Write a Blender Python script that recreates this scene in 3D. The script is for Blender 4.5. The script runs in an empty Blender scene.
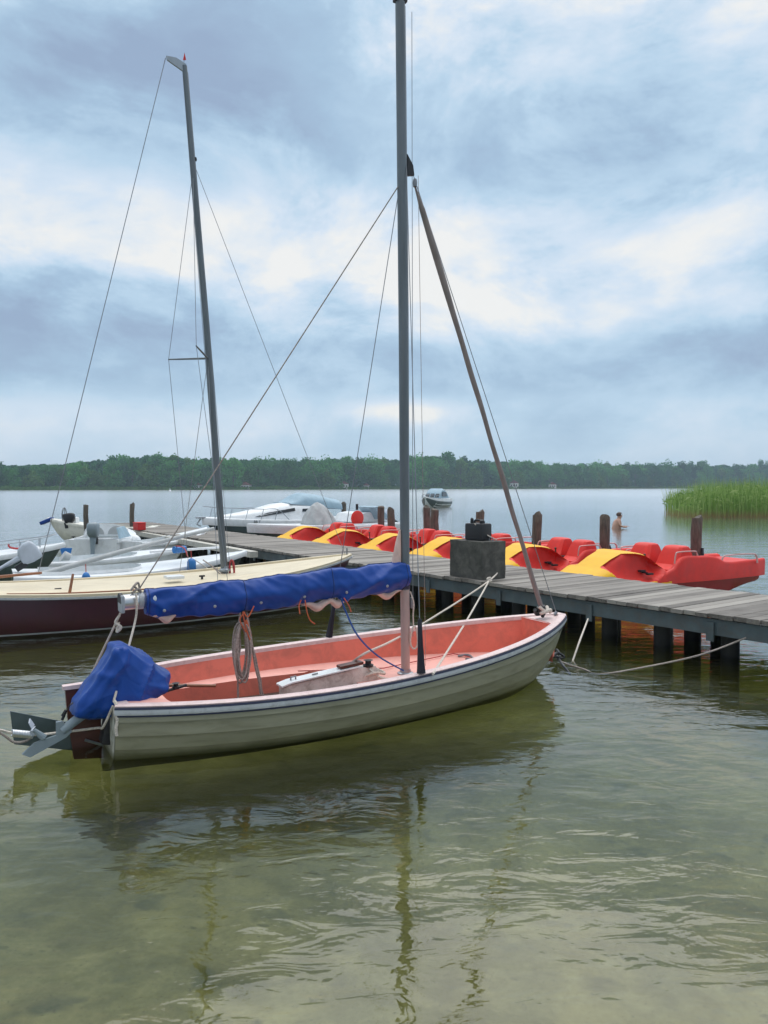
import bpy, bmesh, math, random
import numpy as np
from mathutils import Vector, Matrix, noise
R = math.radians
SC = bpy.context.scene
COL = SC.collection
rnd = random.Random(11)

# ------------------------------------------------------------------ camera, world, sun, exposure
F = 770.0; PITCH = R(1.93); CAMH = 2.2
cam = bpy.data.cameras.new('camera'); camo = bpy.data.objects.new('camera', cam); COL.objects.link(camo)
camo.location = (0, 0, CAMH); camo.rotation_euler = (R(90) - PITCH, 0, 0)
cam.sensor_fit = 'HORIZONTAL'; cam.sensor_width = 36; cam.lens = 36 * F / 768
cam.clip_start = .05; cam.clip_end = 8000
SC.camera = camo
SC.render.resolution_x = 768; SC.render.resolution_y = 1024

SUN_EL, SUN_AZ = R(58), R(14)          # azimuth clockwise from +Y
sun = bpy.data.lights.new('sun', 'SUN'); suno = bpy.data.objects.new('sun', sun); COL.objects.link(suno)
sun.energy = .75; sun.angle = R(60); sun.color = (1, .96, .9)
sd = Vector((math.sin(SUN_AZ) * math.cos(SUN_EL), math.cos(SUN_AZ) * math.cos(SUN_EL), math.sin(SUN_EL)))
suno.rotation_euler = (-sd).to_track_quat('-Z', 'Y').to_euler()

SC.view_settings.view_transform = 'Standard'; SC.view_settings.look = 'None'
SC.view_settings.exposure = 0.78; SC.view_settings.gamma = 1; SC.view_settings.use_curve_mapping = False
SC.cycles.use_denoising = True
SC.cycles.max_bounces = 8; SC.cycles.transparent_max_bounces = 16
SC.cycles.volume_bounces = 0
SC.cycles.sample_clamp_indirect = 6

world = bpy.data.worlds.new('World'); SC.world = world; world.use_nodes = True


class NT:
    """small helper for node trees"""
    def __init__(s, tree): s.t = tree; s.n = tree.nodes; s.l = tree.links
    def new(s, typ, **kw):
        n = s.n.new(typ)
        for k, v in kw.items():
            if k.startswith('i_'):
                n.inputs[k[2:].replace('_', ' ')].default_value = v
            else: setattr(n, k, v)
        return n
    def put(s, sock, v):
        if hasattr(v, 'is_linked') or isinstance(v, bpy.types.NodeSocket): s.l.new(v, sock)
        else: sock.default_value = v
    def m(s, op, a, b=0.0, c=None, clamp=False):
        n = s.n.new('ShaderNodeMath'); n.operation = op; n.use_clamp = clamp
        s.put(n.inputs[0], a); s.put(n.inputs[1], b)
        if c is not None: s.put(n.inputs[2], c)
        return n.outputs[0]
    def mix(s, f, a, b):
        n = s.n.new('ShaderNodeMix'); n.data_type = 'RGBA'
        s.put(n.inputs[0], f); s.put(n.inputs[6], a); s.put(n.inputs[7], b)
        return n.outputs[2]
    def ramp(s, f, stops, interp='LINEAR'):
        n = s.n.new('ShaderNodeValToRGB'); n.color_ramp.interpolation = interp
        e = n.color_ramp.elements
        while len(e) < len(stops): e.new(.5)
        for i, (p, c) in enumerate(stops):
            e[i].position = p
            e[i].color = (c, c, c, 1) if isinstance(c, (int, float)) else (*c, 1)
        s.put(n.inputs[0], f); return n.outputs[0]
    def noise(s, vec, scale, detail=4, rough=.5, dist=0.0, dim='3D'):
        n = s.n.new('ShaderNodeTexNoise'); n.noise_dimensions = dim
        if vec is not None: s.l.new(vec, n.inputs['Vector'])
        n.inputs['Scale'].default_value = scale; n.inputs['Detail'].default_value = detail
        n.inputs['Roughness'].default_value = rough; n.inputs['Distortion'].default_value = dist
        return n.outputs['Fac']


def s2l(c):
    return tuple(((v / 255) / 12.92 if v / 255 <= .04045 else ((v / 255 + .055) / 1.055) ** 2.4) for v in c)


def build_world():
    w = NT(world.node_tree); w.n.clear()
    tc = w.new('ShaderNodeTexCoord'); sep = w.new('ShaderNodeSeparateXYZ'); w.l.new(tc.outputs['Generated'], sep.inputs[0])
    X, Y, Z = sep.outputs
    hyp = w.m('SQRT', w.m('ADD', w.m('MULTIPLY', X, X), w.m('MULTIPLY', Y, Y)))
    hyp = w.m('MAXIMUM', hyp, .02)
    e = w.m('DIVIDE', Z, hyp)                      # tangent of the elevation
    a = w.m('DIVIDE', X, hyp)
    zz = w.m('ADD', w.m('MAXIMUM', Z, 0.0), .16)
    comb = w.new('ShaderNodeCombineXYZ')
    w.l.new(w.m('DIVIDE', X, zz), comb.inputs[0]); w.l.new(w.m('DIVIDE', Y, zz), comb.inputs[1]); comb.inputs[2].default_value = 3.7
    cv = comb.outputs[0]
    n1 = w.noise(cv, 1.15, 7, .56, .35)
    n2 = w.noise(cv, 3.2, 6, .6, .2)
    comb2 = w.new('ShaderNodeCombineXYZ'); w.l.new(w.m('MULTIPLY', a, 1.0), comb2.inputs[0]); w.l.new(w.m('MULTIPLY', e, 1.5), comb2.inputs[1]); comb2.inputs[2].default_value = 1.3
    n3 = w.noise(comb2.outputs[0], 3.4, 10, .61, .3)
    n4 = w.noise(comb2.outputs[0], 11, 5, .6, .3)
    # warped elevation for the layered bands
    ew = w.m('ADD', e, w.m('MULTIPLY', w.m('SUBTRACT', n3, .5), .16))
    ew = w.m('ADD', ew, w.m('MULTIPLY', w.m('SUBTRACT', n4, .5), .035))
    base = w.ramp(w.m('DIVIDE', ew, 1.25, clamp=True), [
        (0.0, .60), (.05, .56), (.075, .60), (.10, .42), (.145, .36), (.185, .52), (.235, .78),
        (.285, .70), (.34, .52), (.42, .50), (.52, .62), (.75, .72), (1.0, .9)], 'EASE')
    def blob(ca, ce, ra, re, amp):
        da = w.m('DIVIDE', w.m('SUBTRACT', a, ca), ra); de = w.m('DIVIDE', w.m('SUBTRACT', e, ce), re)
        r2 = w.m('ADD', w.m('MULTIPLY', da, da), w.m('MULTIPLY', de, de))
        return w.m('MULTIPLY', w.m('POWER', 2.718, w.m('MULTIPLY', r2, -1.0)), amp)
    tot = w.m('ADD', base, w.m('MULTIPLY', w.m('SUBTRACT', n4, .5), .42))
    front = w.m('GREATER_THAN', Y, 0.0)
    for b in BLOBS:
        tot = w.m('ADD', tot, w.m('MULTIPLY', blob(*b), front))
    near_h = w.ramp(e, [(0.0, 0.15), (.12, .8), (.3, 1.0)])
    v = w.m('ADD', tot, w.m('MULTIPLY', w.m('MULTIPLY', w.m('SUBTRACT', n1, .5), .35), near_h))
    v = w.m('ADD', v, w.m('MULTIPLY', w.m('MULTIPLY', w.m('SUBTRACT', w.ramp(n3, [(.38, 0.0), (.47, .36), (.51, .60), (.62, 1.0)]), .5), .62), near_h))
    v = w.m('ADD', v, w.m('MULTIPLY', w.m('MULTIPLY', w.m('SUBTRACT', n2, .5), .2), near_h), clamp=True)
    cc = w.ramp(v, [(0.0, s2l((119, 136, 158))), (.28, s2l((131, 153, 173))), (.5, s2l((147, 168, 185))),
                    (.75, s2l((168, 180, 192))), (1.0, s2l((192, 192, 190)))])
    # overhead and behind: the cloud deck is brighter towards the zenith
    up = w.ramp(e, [(0.0, 1.0), (.62, 1.0), (1.0, 1.0)])
    back = w.m('ADD', .75, w.m('MULTIPLY', w.m('ADD', w.m('MULTIPLY', Y, 2.2), .5, clamp=True), .25))
    lift = w.m('ADD', 1.0, w.m('MULTIPLY', w.m('SUBTRACT', w.m('MINIMUM', w.m('MAXIMUM', e, .6), 2.5), .6), SKY_LIFT))
    sky = w.new('ShaderNodeTexSky', sky_type='NISHITA'); sky.sun_disc = False
    sky.sun_elevation = SUN_EL; sky.sun_rotation = SUN_AZ
    bs = w.new('ShaderNodeBackground'); w.l.new(sky.outputs[0], bs.inputs[0]); bs.inputs[1].default_value = .08
    bc = w.new('ShaderNodeBackground'); w.l.new(cc, bc.inputs[0]); w.l.new(w.m('MULTIPLY', lift, back), bc.inputs[1])
    mx = w.new('ShaderNodeMixShader'); mx.inputs[0].default_value = .95
    w.l.new(bs.outputs[0], mx.inputs[1]); w.l.new(bc.outputs[0], mx.inputs[2])
    out = w.new('ShaderNodeOutputWorld'); w.l.new(mx.outputs[0], out.inputs[0])


SKY_LIFT = 1.0
BLOBS = [(-.28, .47, .20, .13, -.30), (.30, .42, .13, .12, -.36), (.02, .50, .11, .14, .26), (-.40, .31, .2, .05, .06), (.10, .41, .07, .04, -.15), (.02, .30, .12, .04, .12),
         (.18, .215, .28, .035, .22), (.03, .095, .07, .015, .5), (-.32, .20, .22, .05, -.12), (.38, .16, .22, .05, -.16),
         (.45, .52, .12, .1, .15)]
build_world()

# ------------------------------------------------------------------ pixel -> place helpers (read off the photograph)
def ray(px, py):
    X = (px - 384) / F; V = (512 - py) / F
    return Vector((X, math.cos(PITCH) + V * math.sin(PITCH), -math.sin(PITCH) + V * math.cos(PITCH)))
def at(px, py, z):
    r = ray(px, py); t = (z - CAMH) / r.z
    return Vector((r.x * t, r.y * t, z))
def atd(px, py, d):
    r = ray(px, py); t = d / r.y
    return Vector((r.x * t, d, CAMH + r.z * t))
class Frame:
    """a boat's own frame: origin at the foot of the transom, x forward, y to port"""
    def __init__(s, o, yaw): s.o = o; s.yaw = yaw; s.c = math.cos(yaw); s.s = math.sin(yaw)
    def pl(s, px, py, yl=0.0):
        r = ray(px, py)
        t = (yl - s.s * s.o[0] + s.c * s.o[1]) / (-s.s * r.x + s.c * r.y)
        x, y, z = r.x * t - s.o[0], r.y * t - s.o[1], CAMH + r.z * t
        return Vector((s.c * x + s.s * y, yl, z))
    def loc(s, w):
        x, y = w[0] - s.o[0], w[1] - s.o[1]
        return Vector((s.c * x + s.s * y, -s.s * x + s.c * y, w[2]))
    def world(s, p):
        return Vector((s.o[0] + s.c * p[0] - s.s * p[1], s.o[1] + s.s * p[0] + s.c * p[1], p[2]))

# ------------------------------------------------------------------ materials
MATS = {}
def mat(name, col, rough=.5, metal=0.0, var=.12, vscale=6.0, bump=0.0, bscale=60.0, dirt=None, dirt_amt=.0, dscale=3.0, coat=0.0, stretch=(1, 1, 1), spec=.5, rvar=.0, below=None):
    m = bpy.data.materials.new(name); m.use_nodes = True; t = NT(m.node_tree); t.n.clear()
    tc = t.new('ShaderNodeTexCoord'); mp = t.new('ShaderNodeMapping'); t.l.new(tc.outputs['Object'], mp.inputs[0]); mp.inputs['Scale'].default_value = stretch
    v = mp.outputs[0]
    n = t.noise(v, vscale, 5, .6)
    lo = tuple(c * (1 - var) for c in col); hi = tuple(min(1, c * (1 + var)) for c in col)
    c = t.ramp(n, [(.3, lo), (.7, hi)])
    if dirt is not None:
        dn = t.noise(v, dscale, 7, .65, .6)
        f = t.ramp(dn, [(.46, 0.0), (.68, 1.0)])
        c = t.mix(t.m('MULTIPLY', f, dirt_amt), c, (*dirt, 1))
    if below is not None:      # shade under the boat put into the colour below the waterline, scum above
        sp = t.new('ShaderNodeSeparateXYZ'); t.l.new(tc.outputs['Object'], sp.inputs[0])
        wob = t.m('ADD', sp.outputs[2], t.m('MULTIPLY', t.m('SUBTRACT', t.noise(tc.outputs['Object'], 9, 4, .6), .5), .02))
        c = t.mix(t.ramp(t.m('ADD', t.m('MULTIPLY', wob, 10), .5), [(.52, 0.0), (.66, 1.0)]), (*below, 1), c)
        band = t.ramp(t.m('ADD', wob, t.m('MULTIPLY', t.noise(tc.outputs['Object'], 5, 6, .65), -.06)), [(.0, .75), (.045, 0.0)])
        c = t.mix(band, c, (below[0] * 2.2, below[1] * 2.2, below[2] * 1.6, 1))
    p = t.new('ShaderNodeBsdfPrincipled'); t.l.new(c, p.inputs['Base Color'])
    p.inputs['Metallic'].default_value = metal
    p.inputs['Specular IOR Level'].default_value = spec
    if rvar: t.l.new(t.ramp(t.noise(v, vscale * 2.3, 5, .6), [(.3, max(.02, rough - rvar)), (.7, min(1, rough + rvar))]), p.inputs['Roughness'])
    else: p.inputs['Roughness'].default_value = rough
    if coat: p.inputs['Coat Weight'].default_value = coat; p.inputs['Coat Roughness'].default_value = .15
    if bump:
        b = t.new('ShaderNodeBump'); b.inputs['Strength'].default_value = bump; b.inputs['Distance'].default_value = .01
        t.l.new(t.noise(v, bscale, 4, .6), b.inputs['Height']); t.l.new(b.outputs[0], p.inputs['Normal'])
    o = t.new('ShaderNodeOutputMaterial'); t.l.new(p.outputs[0], o.inputs[0])
    MATS[name] = m; return m

M = {}
def defm(k, *a, **kw): M[k] = mat(k, *a, **kw)
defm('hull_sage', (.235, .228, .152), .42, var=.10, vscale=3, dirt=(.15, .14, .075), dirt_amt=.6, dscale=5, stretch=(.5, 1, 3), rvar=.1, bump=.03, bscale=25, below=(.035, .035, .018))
defm('transom_white', (.55, .55, .48), .45, below=(.05, .05, .03), dirt=(.16, .13, .08), dirt_amt=.8, dscale=9)
defm('boat_pink', (.78, .20, .135), .5, var=.06, vscale=2.5, dirt=(.42, .13, .09), dirt_amt=.5, dscale=4, rvar=.1, bump=.03, bscale=40)
defm('deck_pink', (.80, .40, .34), .55, var=.06, vscale=3, dirt=(.52, .25, .2), dirt_amt=.35, dscale=3, bump=.06, bscale=90)
defm('rail_pale', (.72, .55, .53), .45, var=.06, dirt=(.4, .28, .25), dirt_amt=.4, dscale=14)
defm('rail_white', (.50, .52, .55), .4, var=.06, dirt=(.25, .25, .26), dirt_amt=.5, dscale=12)
defm('trim_navy', (.02, .025, .06), .45)
defm('sole_brown', (.07, .04, .03), .8, var=.3, vscale=12)
defm('alloy', (.34, .37, .40), .42, metal=.75, var=.12, vscale=8, stretch=(1, 1, .15), rvar=.1)
defm('alloy_dark', (.155, .175, .19), .5, metal=.6, var=.15, vscale=8, stretch=(1, 1, .15))
defm('mast_reflect_tint', (.42, .32, .29), .5, var=.12, vscale=6, stretch=(1, 1, .2), dirt=(.22, .16, .15), dirt_amt=.5)
defm('alloy_bright', (.62, .63, .65), .3, metal=.85, var=.1)
defm('steel_wire', (.25, .26, .28), .4, metal=.7)
defm('black', (.015, .015, .018), .5)
defm('black_cloth', (.012, .012, .02), .85, bump=.3, bscale=90)
defm('tarp_blue', (.002, .048, .27), .42, spec=.35, var=.15, vscale=2.5, bump=.12, bscale=9, rvar=.1)
defm('tarp_seam', (.004, .03, .15), .6)
defm('sail_beige', (.62, .44, .38), .8, var=.15, vscale=9)
defm('jib_sleeve', (.24, .20, .19), .8, var=.2, vscale=10, stretch=(1, 1, .3))
defm('rope_white', (.60, .53, .46), .85, var=.35, vscale=90, bump=.5, bscale=150)
defm('rope_grey', (.33, .28, .25), .85, var=.45, vscale=80, bump=.5, bscale=150)
defm('rope_blue', (.03, .10, .33), .8, var=.3, vscale=90)
defm('rope_orange', (.55, .12, .05), .8, var=.2)
defm('rope_red', (.42, .06, .06), .85, var=.35, vscale=30)
defm('board_white', (.72, .71, .66), .45, var=.08, dirt=(.3, .27, .22), dirt_amt=.7, dscale=10)
defm('mahogany', (.085, .022, .012), .4, var=.3, vscale=5, stretch=(1, 1, 4))
defm('varnished', (.26, .10, .045), .35, var=.3, vscale=5, stretch=(.4, 2, 2))
defm('blade_grey', (.06, .085, .085), .4, var=.2, vscale=4)
defm('motor_grey', (.22, .27, .30), .35, var=.1, vscale=6)
defm('motor_silver', (.42, .46, .52), .4, var=.1)
defm('maroon', (.045, .005, .016), .28, var=.18, vscale=3, coat=.3, dirt=(.03, .007, .01), dirt_amt=.5, below=(.015, .012, .012))
defm('cream', (.68, .58, .41), .45, var=.05, vscale=2, dirt=(.45, .36, .23), dirt_amt=.4, dscale=5, stretch=(.4, 1, 1))
defm('pale_cream', (.74, .71, .63), .45)
defm('gel_white', (.82, .83, .84), .3, var=.04, vscale=2, dirt=(.45, .45, .42), dirt_amt=.35, dscale=4)
defm('gel_grey', (.09, .12, .12), .35, var=.12, vscale=2)
defm('gel_green', (.075, .105, .095), .35, var=.12, vscale=2, dirt=(.04, .06, .05), dirt_amt=.5)
defm('teal_floor', (.16, .27, .27), .6)
defm('glass_dark', (.02, .025, .03), .08)
defm('canvas_grey', (.42, .43, .43), .8, var=.12, vscale=5, bump=.2, bscale=30)
defm('canvas_blue', (.28, .40, .48), .6, var=.12, vscale=5)
defm('blue_plastic', (.02, .16, .45), .4)
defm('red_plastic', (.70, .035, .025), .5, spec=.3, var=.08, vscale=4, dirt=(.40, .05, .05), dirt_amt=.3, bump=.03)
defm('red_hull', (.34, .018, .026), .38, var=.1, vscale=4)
defm('red_dark', (.36, .022, .028), .5, var=.08)
defm('yellow_plastic', (.86, .46, .008), .5, spec=.3, var=.05, vscale=3, dirt=(.6, .33, .03), dirt_amt=.35)
defm('pink_tube', (.62, .36, .34), .35, metal=.3)
defm('red_box', (.62, .02, .02), .5)
defm('far_metal', (.35, .37, .4), .4)
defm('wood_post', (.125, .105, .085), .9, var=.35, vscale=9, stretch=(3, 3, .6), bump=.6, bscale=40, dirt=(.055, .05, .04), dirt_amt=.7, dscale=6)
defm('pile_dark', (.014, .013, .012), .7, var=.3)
defm('beam_steel', (.075, .10, .11), .5, var=.25, vscale=3, dirt=(.10, .07, .05), dirt_amt=.4, dscale=5)
defm('fascia_white', (.55, .52, .46), .6, dirt=(.25, .22, .17), dirt_amt=.6, dscale=6)
defm('brown_skin', (.50, .28, .20), .55)
defm('hair', (.10, .06, .045), .8)
defm('house_white', (.72, .70, .66), .8)
defm('house_roof', (.20, .08, .055), .8)
defm('bark', (.10, .08, .06), .9)

# concrete
def concrete():
    m = mat('concrete', (.07, .067, .058), .9, var=.35, vscale=7, bump=.6, bscale=55, dirt=(.17, .16, .14), dirt_amt=.55, dscale=5)
    return m
M['concrete'] = concrete()

def deck_wood():
    m = bpy.data.materials.new('weathered_boards'); m.use_nodes = True; t = NT(m.node_tree); t.n.clear()
    at_ = t.new('ShaderNodeAttribute', attribute_name='board'); tc = t.new('ShaderNodeTexCoord')
    mp = t.new('ShaderNodeMapping'); t.l.new(tc.outputs['Object'], mp.inputs[0]); mp.inputs['Rotation'].default_value = (0, 0, -R(36)); mp.inputs['Scale'].default_value = (1, 14, 14)
    n = t.noise(mp.outputs[0], 2.2, 8, .7, .3)
    n2 = t.noise(tc.outputs['Object'], 1.3, 5, .6)
    g = t.m('ADD', t.m('MULTIPLY', n, .55), t.m('MULTIPLY', at_.outputs['Fac'], .45))
    g = t.m('ADD', g, t.m('MULTIPLY', t.m('SUBTRACT', n2, .5), .35))
    c = t.ramp(g, [(.2, (.080, .068, .058)), (.42, (.20, .178, .157)), (.6, (.265, .238, .21)), (.85, (.35, .318, .28))])
    p = t.new('ShaderNodeBsdfPrincipled'); t.l.new(c, p.inputs['Base Color']); p.inputs['Roughness'].default_value = .75
    b = t.new('ShaderNodeBump'); b.inputs['Strength'].default_value = .5; b.inputs['Distance'].default_value = .004
    t.l.new(n, b.inputs['Height']); t.l.new(b.outputs[0], p.inputs['Normal'])
    o = t.new('ShaderNodeOutputMaterial'); t.l.new(p.outputs[0], o.inputs[0]); return m
M['boards'] = deck_wood()

def foliage(name, dark, light):
    m = bpy.data.materials.new(name); m.use_nodes = True; t = NT(m.node_tree); t.n.clear()
    g = t.new('ShaderNodeNewGeometry'); oi = t.new('ShaderNodeObjectInfo')
    f = t.m('ADD', t.m('MULTIPLY', g.outputs['Random Per Island'], .45), t.m('MULTIPLY', oi.outputs['Random'], .55))
    c = t.ramp(f, [(.1, dark), (.9, light)])
    d = t.new('ShaderNodeBsdfDiffuse'); t.l.new(c, d.inputs[0])
    tr = t.new('ShaderNodeBsdfTranslucent'); t.l.new(c, tr.inputs[0])
    mx = t.new('ShaderNodeMixShader'); mx.inputs[0].default_value = .3
    t.l.new(d.outputs[0], mx.inputs[1]); t.l.new(tr.outputs[0], mx.inputs[2])
    o = t.new('ShaderNodeOutputMaterial'); t.l.new(mx.outputs[0], o.inputs[0]); return m
M['leaf_a'] = foliage('leaf_mid', (.03, .12, .030), (.12, .36, .08))
M['leaf_b'] = foliage('leaf_dark', (.018, .085, .034), (.075, .25, .075))
M['leaf_c'] = foliage('leaf_light', (.05, .12, .025), (.13, .26, .05))

def reed_mat():
    m = bpy.data.materials.new('reed_green'); m.use_nodes = True; t = NT(m.node_tree); t.n.clear()
    g = t.new('ShaderNodeNewGeometry'); sp = t.new('ShaderNodeSeparateXYZ'); t.l.new(g.outputs['Position'], sp.inputs[0])
    c1 = t.ramp(g.outputs['Random Per Island'], [(0, (.13, .24, .05)), (.5, (.24, .38, .09)), (1, (.42, .52, .20))])
    c2 = (.33, .24, .11, 1)
    f = t.ramp(t.m('ADD', t.m('DIVIDE', sp.outputs[2], 1.6), t.m('MULTIPLY', g.outputs['Random Per Island'], .15)), [(.08, 0.0), (.38, 1.0)])
    c = t.mix(f, c2, c1)
    d = t.new('ShaderNodeBsdfDiffuse'); t.l.new(c, d.inputs[0])
    tr = t.new('ShaderNodeBsdfTranslucent'); t.l.new(c, tr.inputs[0])
    mx = t.new('ShaderNodeMixShader'); mx.inputs[0].default_value = .35
    t.l.new(d.outputs[0], mx.inputs[1]); t.l.new(tr.outputs[0], mx.inputs[2])
    o = t.new('ShaderNodeOutputMaterial'); t.l.new(mx.outputs[0], o.inputs[0]); return m
M['reed'] = reed_mat()

# ------------------------------------------------------------------ mesh helpers
def smoothstep(a, b, x):
    t = max(0, min(1, (x - a) / (b - a))); return t * t * (3 - 2 * t)
class MB:
    def __init__(s): s.v = []; s.f = []
    def add(s, vs, fs):
        o = len(s.v); s.v += [tuple(p) for p in vs]; s.f += [tuple(i + o for i in q) for q in fs]
    def box(s, c, size, rz=0.0, rot=None, bev=0.0, taper=1.0):
        bm = bmesh.new(); bmesh.ops.create_cube(bm, size=1)
        for v in bm.verts:
            k = taper if v.co.z > 0 else 1
            v.co = Vector((v.co.x * size[0] * k, v.co.y * size[1] * k, v.co.z * size[2]))
        if bev: bmesh.ops.bevel(bm, geom=bm.edges[:] + bm.verts[:], offset=bev, segments=2, affect='EDGES', profile=.6)
        mt = Matrix.Translation(Vector(c)) @ ((rot if rot is not None else Matrix.Rotation(rz, 3, 'Z')).to_4x4())
        bmesh.ops.transform(bm, matrix=mt, verts=bm.verts)
        bm.verts.index_update(); s.add([v.co[:] for v in bm.verts], [[v.index for v in f.verts] for f in bm.faces]); bm.free(); return s
    def tube(s, pts, r, seg=8, flat=1.0, cap=True):
        pts = [Vector(p) for p in pts]; n = len(pts)
        rs = list(r) if isinstance(r, (list, tuple)) else [r] * n
        rings = []; prev = None
        for i, p in enumerate(pts):
            d = (pts[min(i + 1, n - 1)] - pts[max(i - 1, 0)])
            if d.length < 1e-9: d = Vector((0, 0, 1))
            d.normalize()
            if prev is None:
                up = Vector((0, 0, 1)) if abs(d.z) < .9 else Vector((1, 0, 0))
                a = d.cross(up).normalized()
            else:
                a = prev - d * prev.dot(d)
                a = a.normalized() if a.length > 1e-6 else d.orthogonal().normalized()
            prev = a; b = d.cross(a)
            rings.append([p + (a * math.cos(2 * math.pi * k / seg) + b * math.sin(2 * math.pi * k / seg) * flat) * rs[i] for k in range(seg)])
        return s.loft(rings, cap)
    def loft(s, rings, cap=True, closed=True):
        n = len(rings[0]); o = len(s.v)
        for r in rings: s.v += [tuple(p) for p in r]
        for i in range(len(rings) - 1):
            for k in range(n if closed else n - 1):
                k2 = (k + 1) % n
                s.f.append((o + i * n + k, o + i * n + k2, o + (i + 1) * n + k2, o + (i + 1) * n + k))
        if cap:
            s.f.append(tuple(o + k for k in range(n))[::-1]); q = o + (len(rings) - 1) * n
            s.f.append(tuple(q + k for k in range(n)))
        return s
    def lathe(s, prof, c=(0, 0, 0), seg=16, axis=None):
        c = Vector(c); rot = Matrix.Identity(3) if axis is None else Vector((0, 0, 1)).rotation_difference(Vector(axis)).to_matrix()
        return s.loft([[c + rot @ Vector((r * math.cos(2 * math.pi * k / seg), r * math.sin(2 * math.pi * k / seg), z)) for k in range(seg)] for r, z in prof])
    def prism(s, poly, dvec):
        a = [Vector(p) for p in poly]; d = Vector(dvec); return s.loft([[p - d / 2 for p in a], [p + d / 2 for p in a]])
    def build(s, name, m, parent=None, smooth=35, fixn=True):
        me = bpy.data.meshes.new(name); me.from_pydata(s.v, [], s.f); me.validate(verbose=False)
        if fixn:
            bm = bmesh.new(); bm.from_mesh(me); bmesh.ops.recalc_face_normals(bm, faces=bm.faces); bm.to_mesh(me); bm.free()
        if m is not None: me.materials.append(m)
        if smooth:
            me.polygons.foreach_set('use_smooth', [True] * len(me.polygons)); me.set_sharp_from_angle(angle=R(smooth))
        o = bpy.data.objects.new(name, me); COL.objects.link(o)
        if parent is not None: o.parent = parent
        return o

def tag(o, label=None, cat=None, group=None, kind=None):
    if label: o['label'] = label
    if cat: o['category'] = cat
    if group: o['group'] = group
    if kind: o['kind'] = kind
    return o
def empty(name, loc, rz, label, cat, group=None):
    o = bpy.data.objects.new(name, None); COL.objects.link(o); o.location = loc; o.rotation_euler = (0, 0, rz); o.empty_display_size = .1
    return tag(o, label, cat, group)
def kids(o): return [c for c in bpy.data.objects if c.parent is o]
def copy_tree(o, parent=None):
    c = o.copy(); COL.objects.link(c); c.parent = parent
    for ch in kids(o): copy_tree(ch, c)
    return c
def rope_pts(a, b, sag=0.0, n=14, wob=0.0):
    a, b = Vector(a), Vector(b); out = []
    for i in range(n + 1):
        t = i / n; p = a.lerp(b, t); p.z -= sag * 4 * t * (1 - t)
        if wob and 0 < i < n: p += Vector(((noise.noise(p * 9)) * wob, noise.noise(p * 9 + Vector((5, 1, 2))) * wob, noise.noise(p * 9 + Vector((1, 7, 2))) * wob))
        out.append(p)
    return out
def rope(name, a, b, r, m, parent=None, sag=0.0, wob=0.0, n=14):
    return MB().tube(rope_pts(a, b, sag, n, wob), r, 6).build(name, m, parent, 60)
def polyrope(pts, sub=6):
    """smooth curve through points"""
    P = [Vector(p) for p in pts]; out = []
    for i in range(len(P) - 1):
        p0 = P[max(i - 1, 0)]; p1 = P[i]; p2 = P[i + 1]; p3 = P[min(i + 2, len(P) - 1)]
        for k in range(sub):
            t = k / sub
            out.append(.5 * ((2 * p1) + (p2 - p0) * t + (2 * p0 - 5 * p1 + 4 * p2 - p3) * t * t + (3 * p1 - p0 - 3 * p2 + p3) * t ** 3))
    out.append(P[-1]); return out
def interp(knots):
    xs = np.array([k[0] for k in knots]); ys = np.array([k[1] for k in knots])
    c = np.polyfit(xs, ys, min(5, len(xs) - 1)); return lambda u: float(np.polyval(c, u))
def interp_lin(knots):
    xs = [k[0] for k in knots]; ys = [k[1] for k in knots]; return lambda u: float(np.interp(u, xs, ys))

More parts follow.
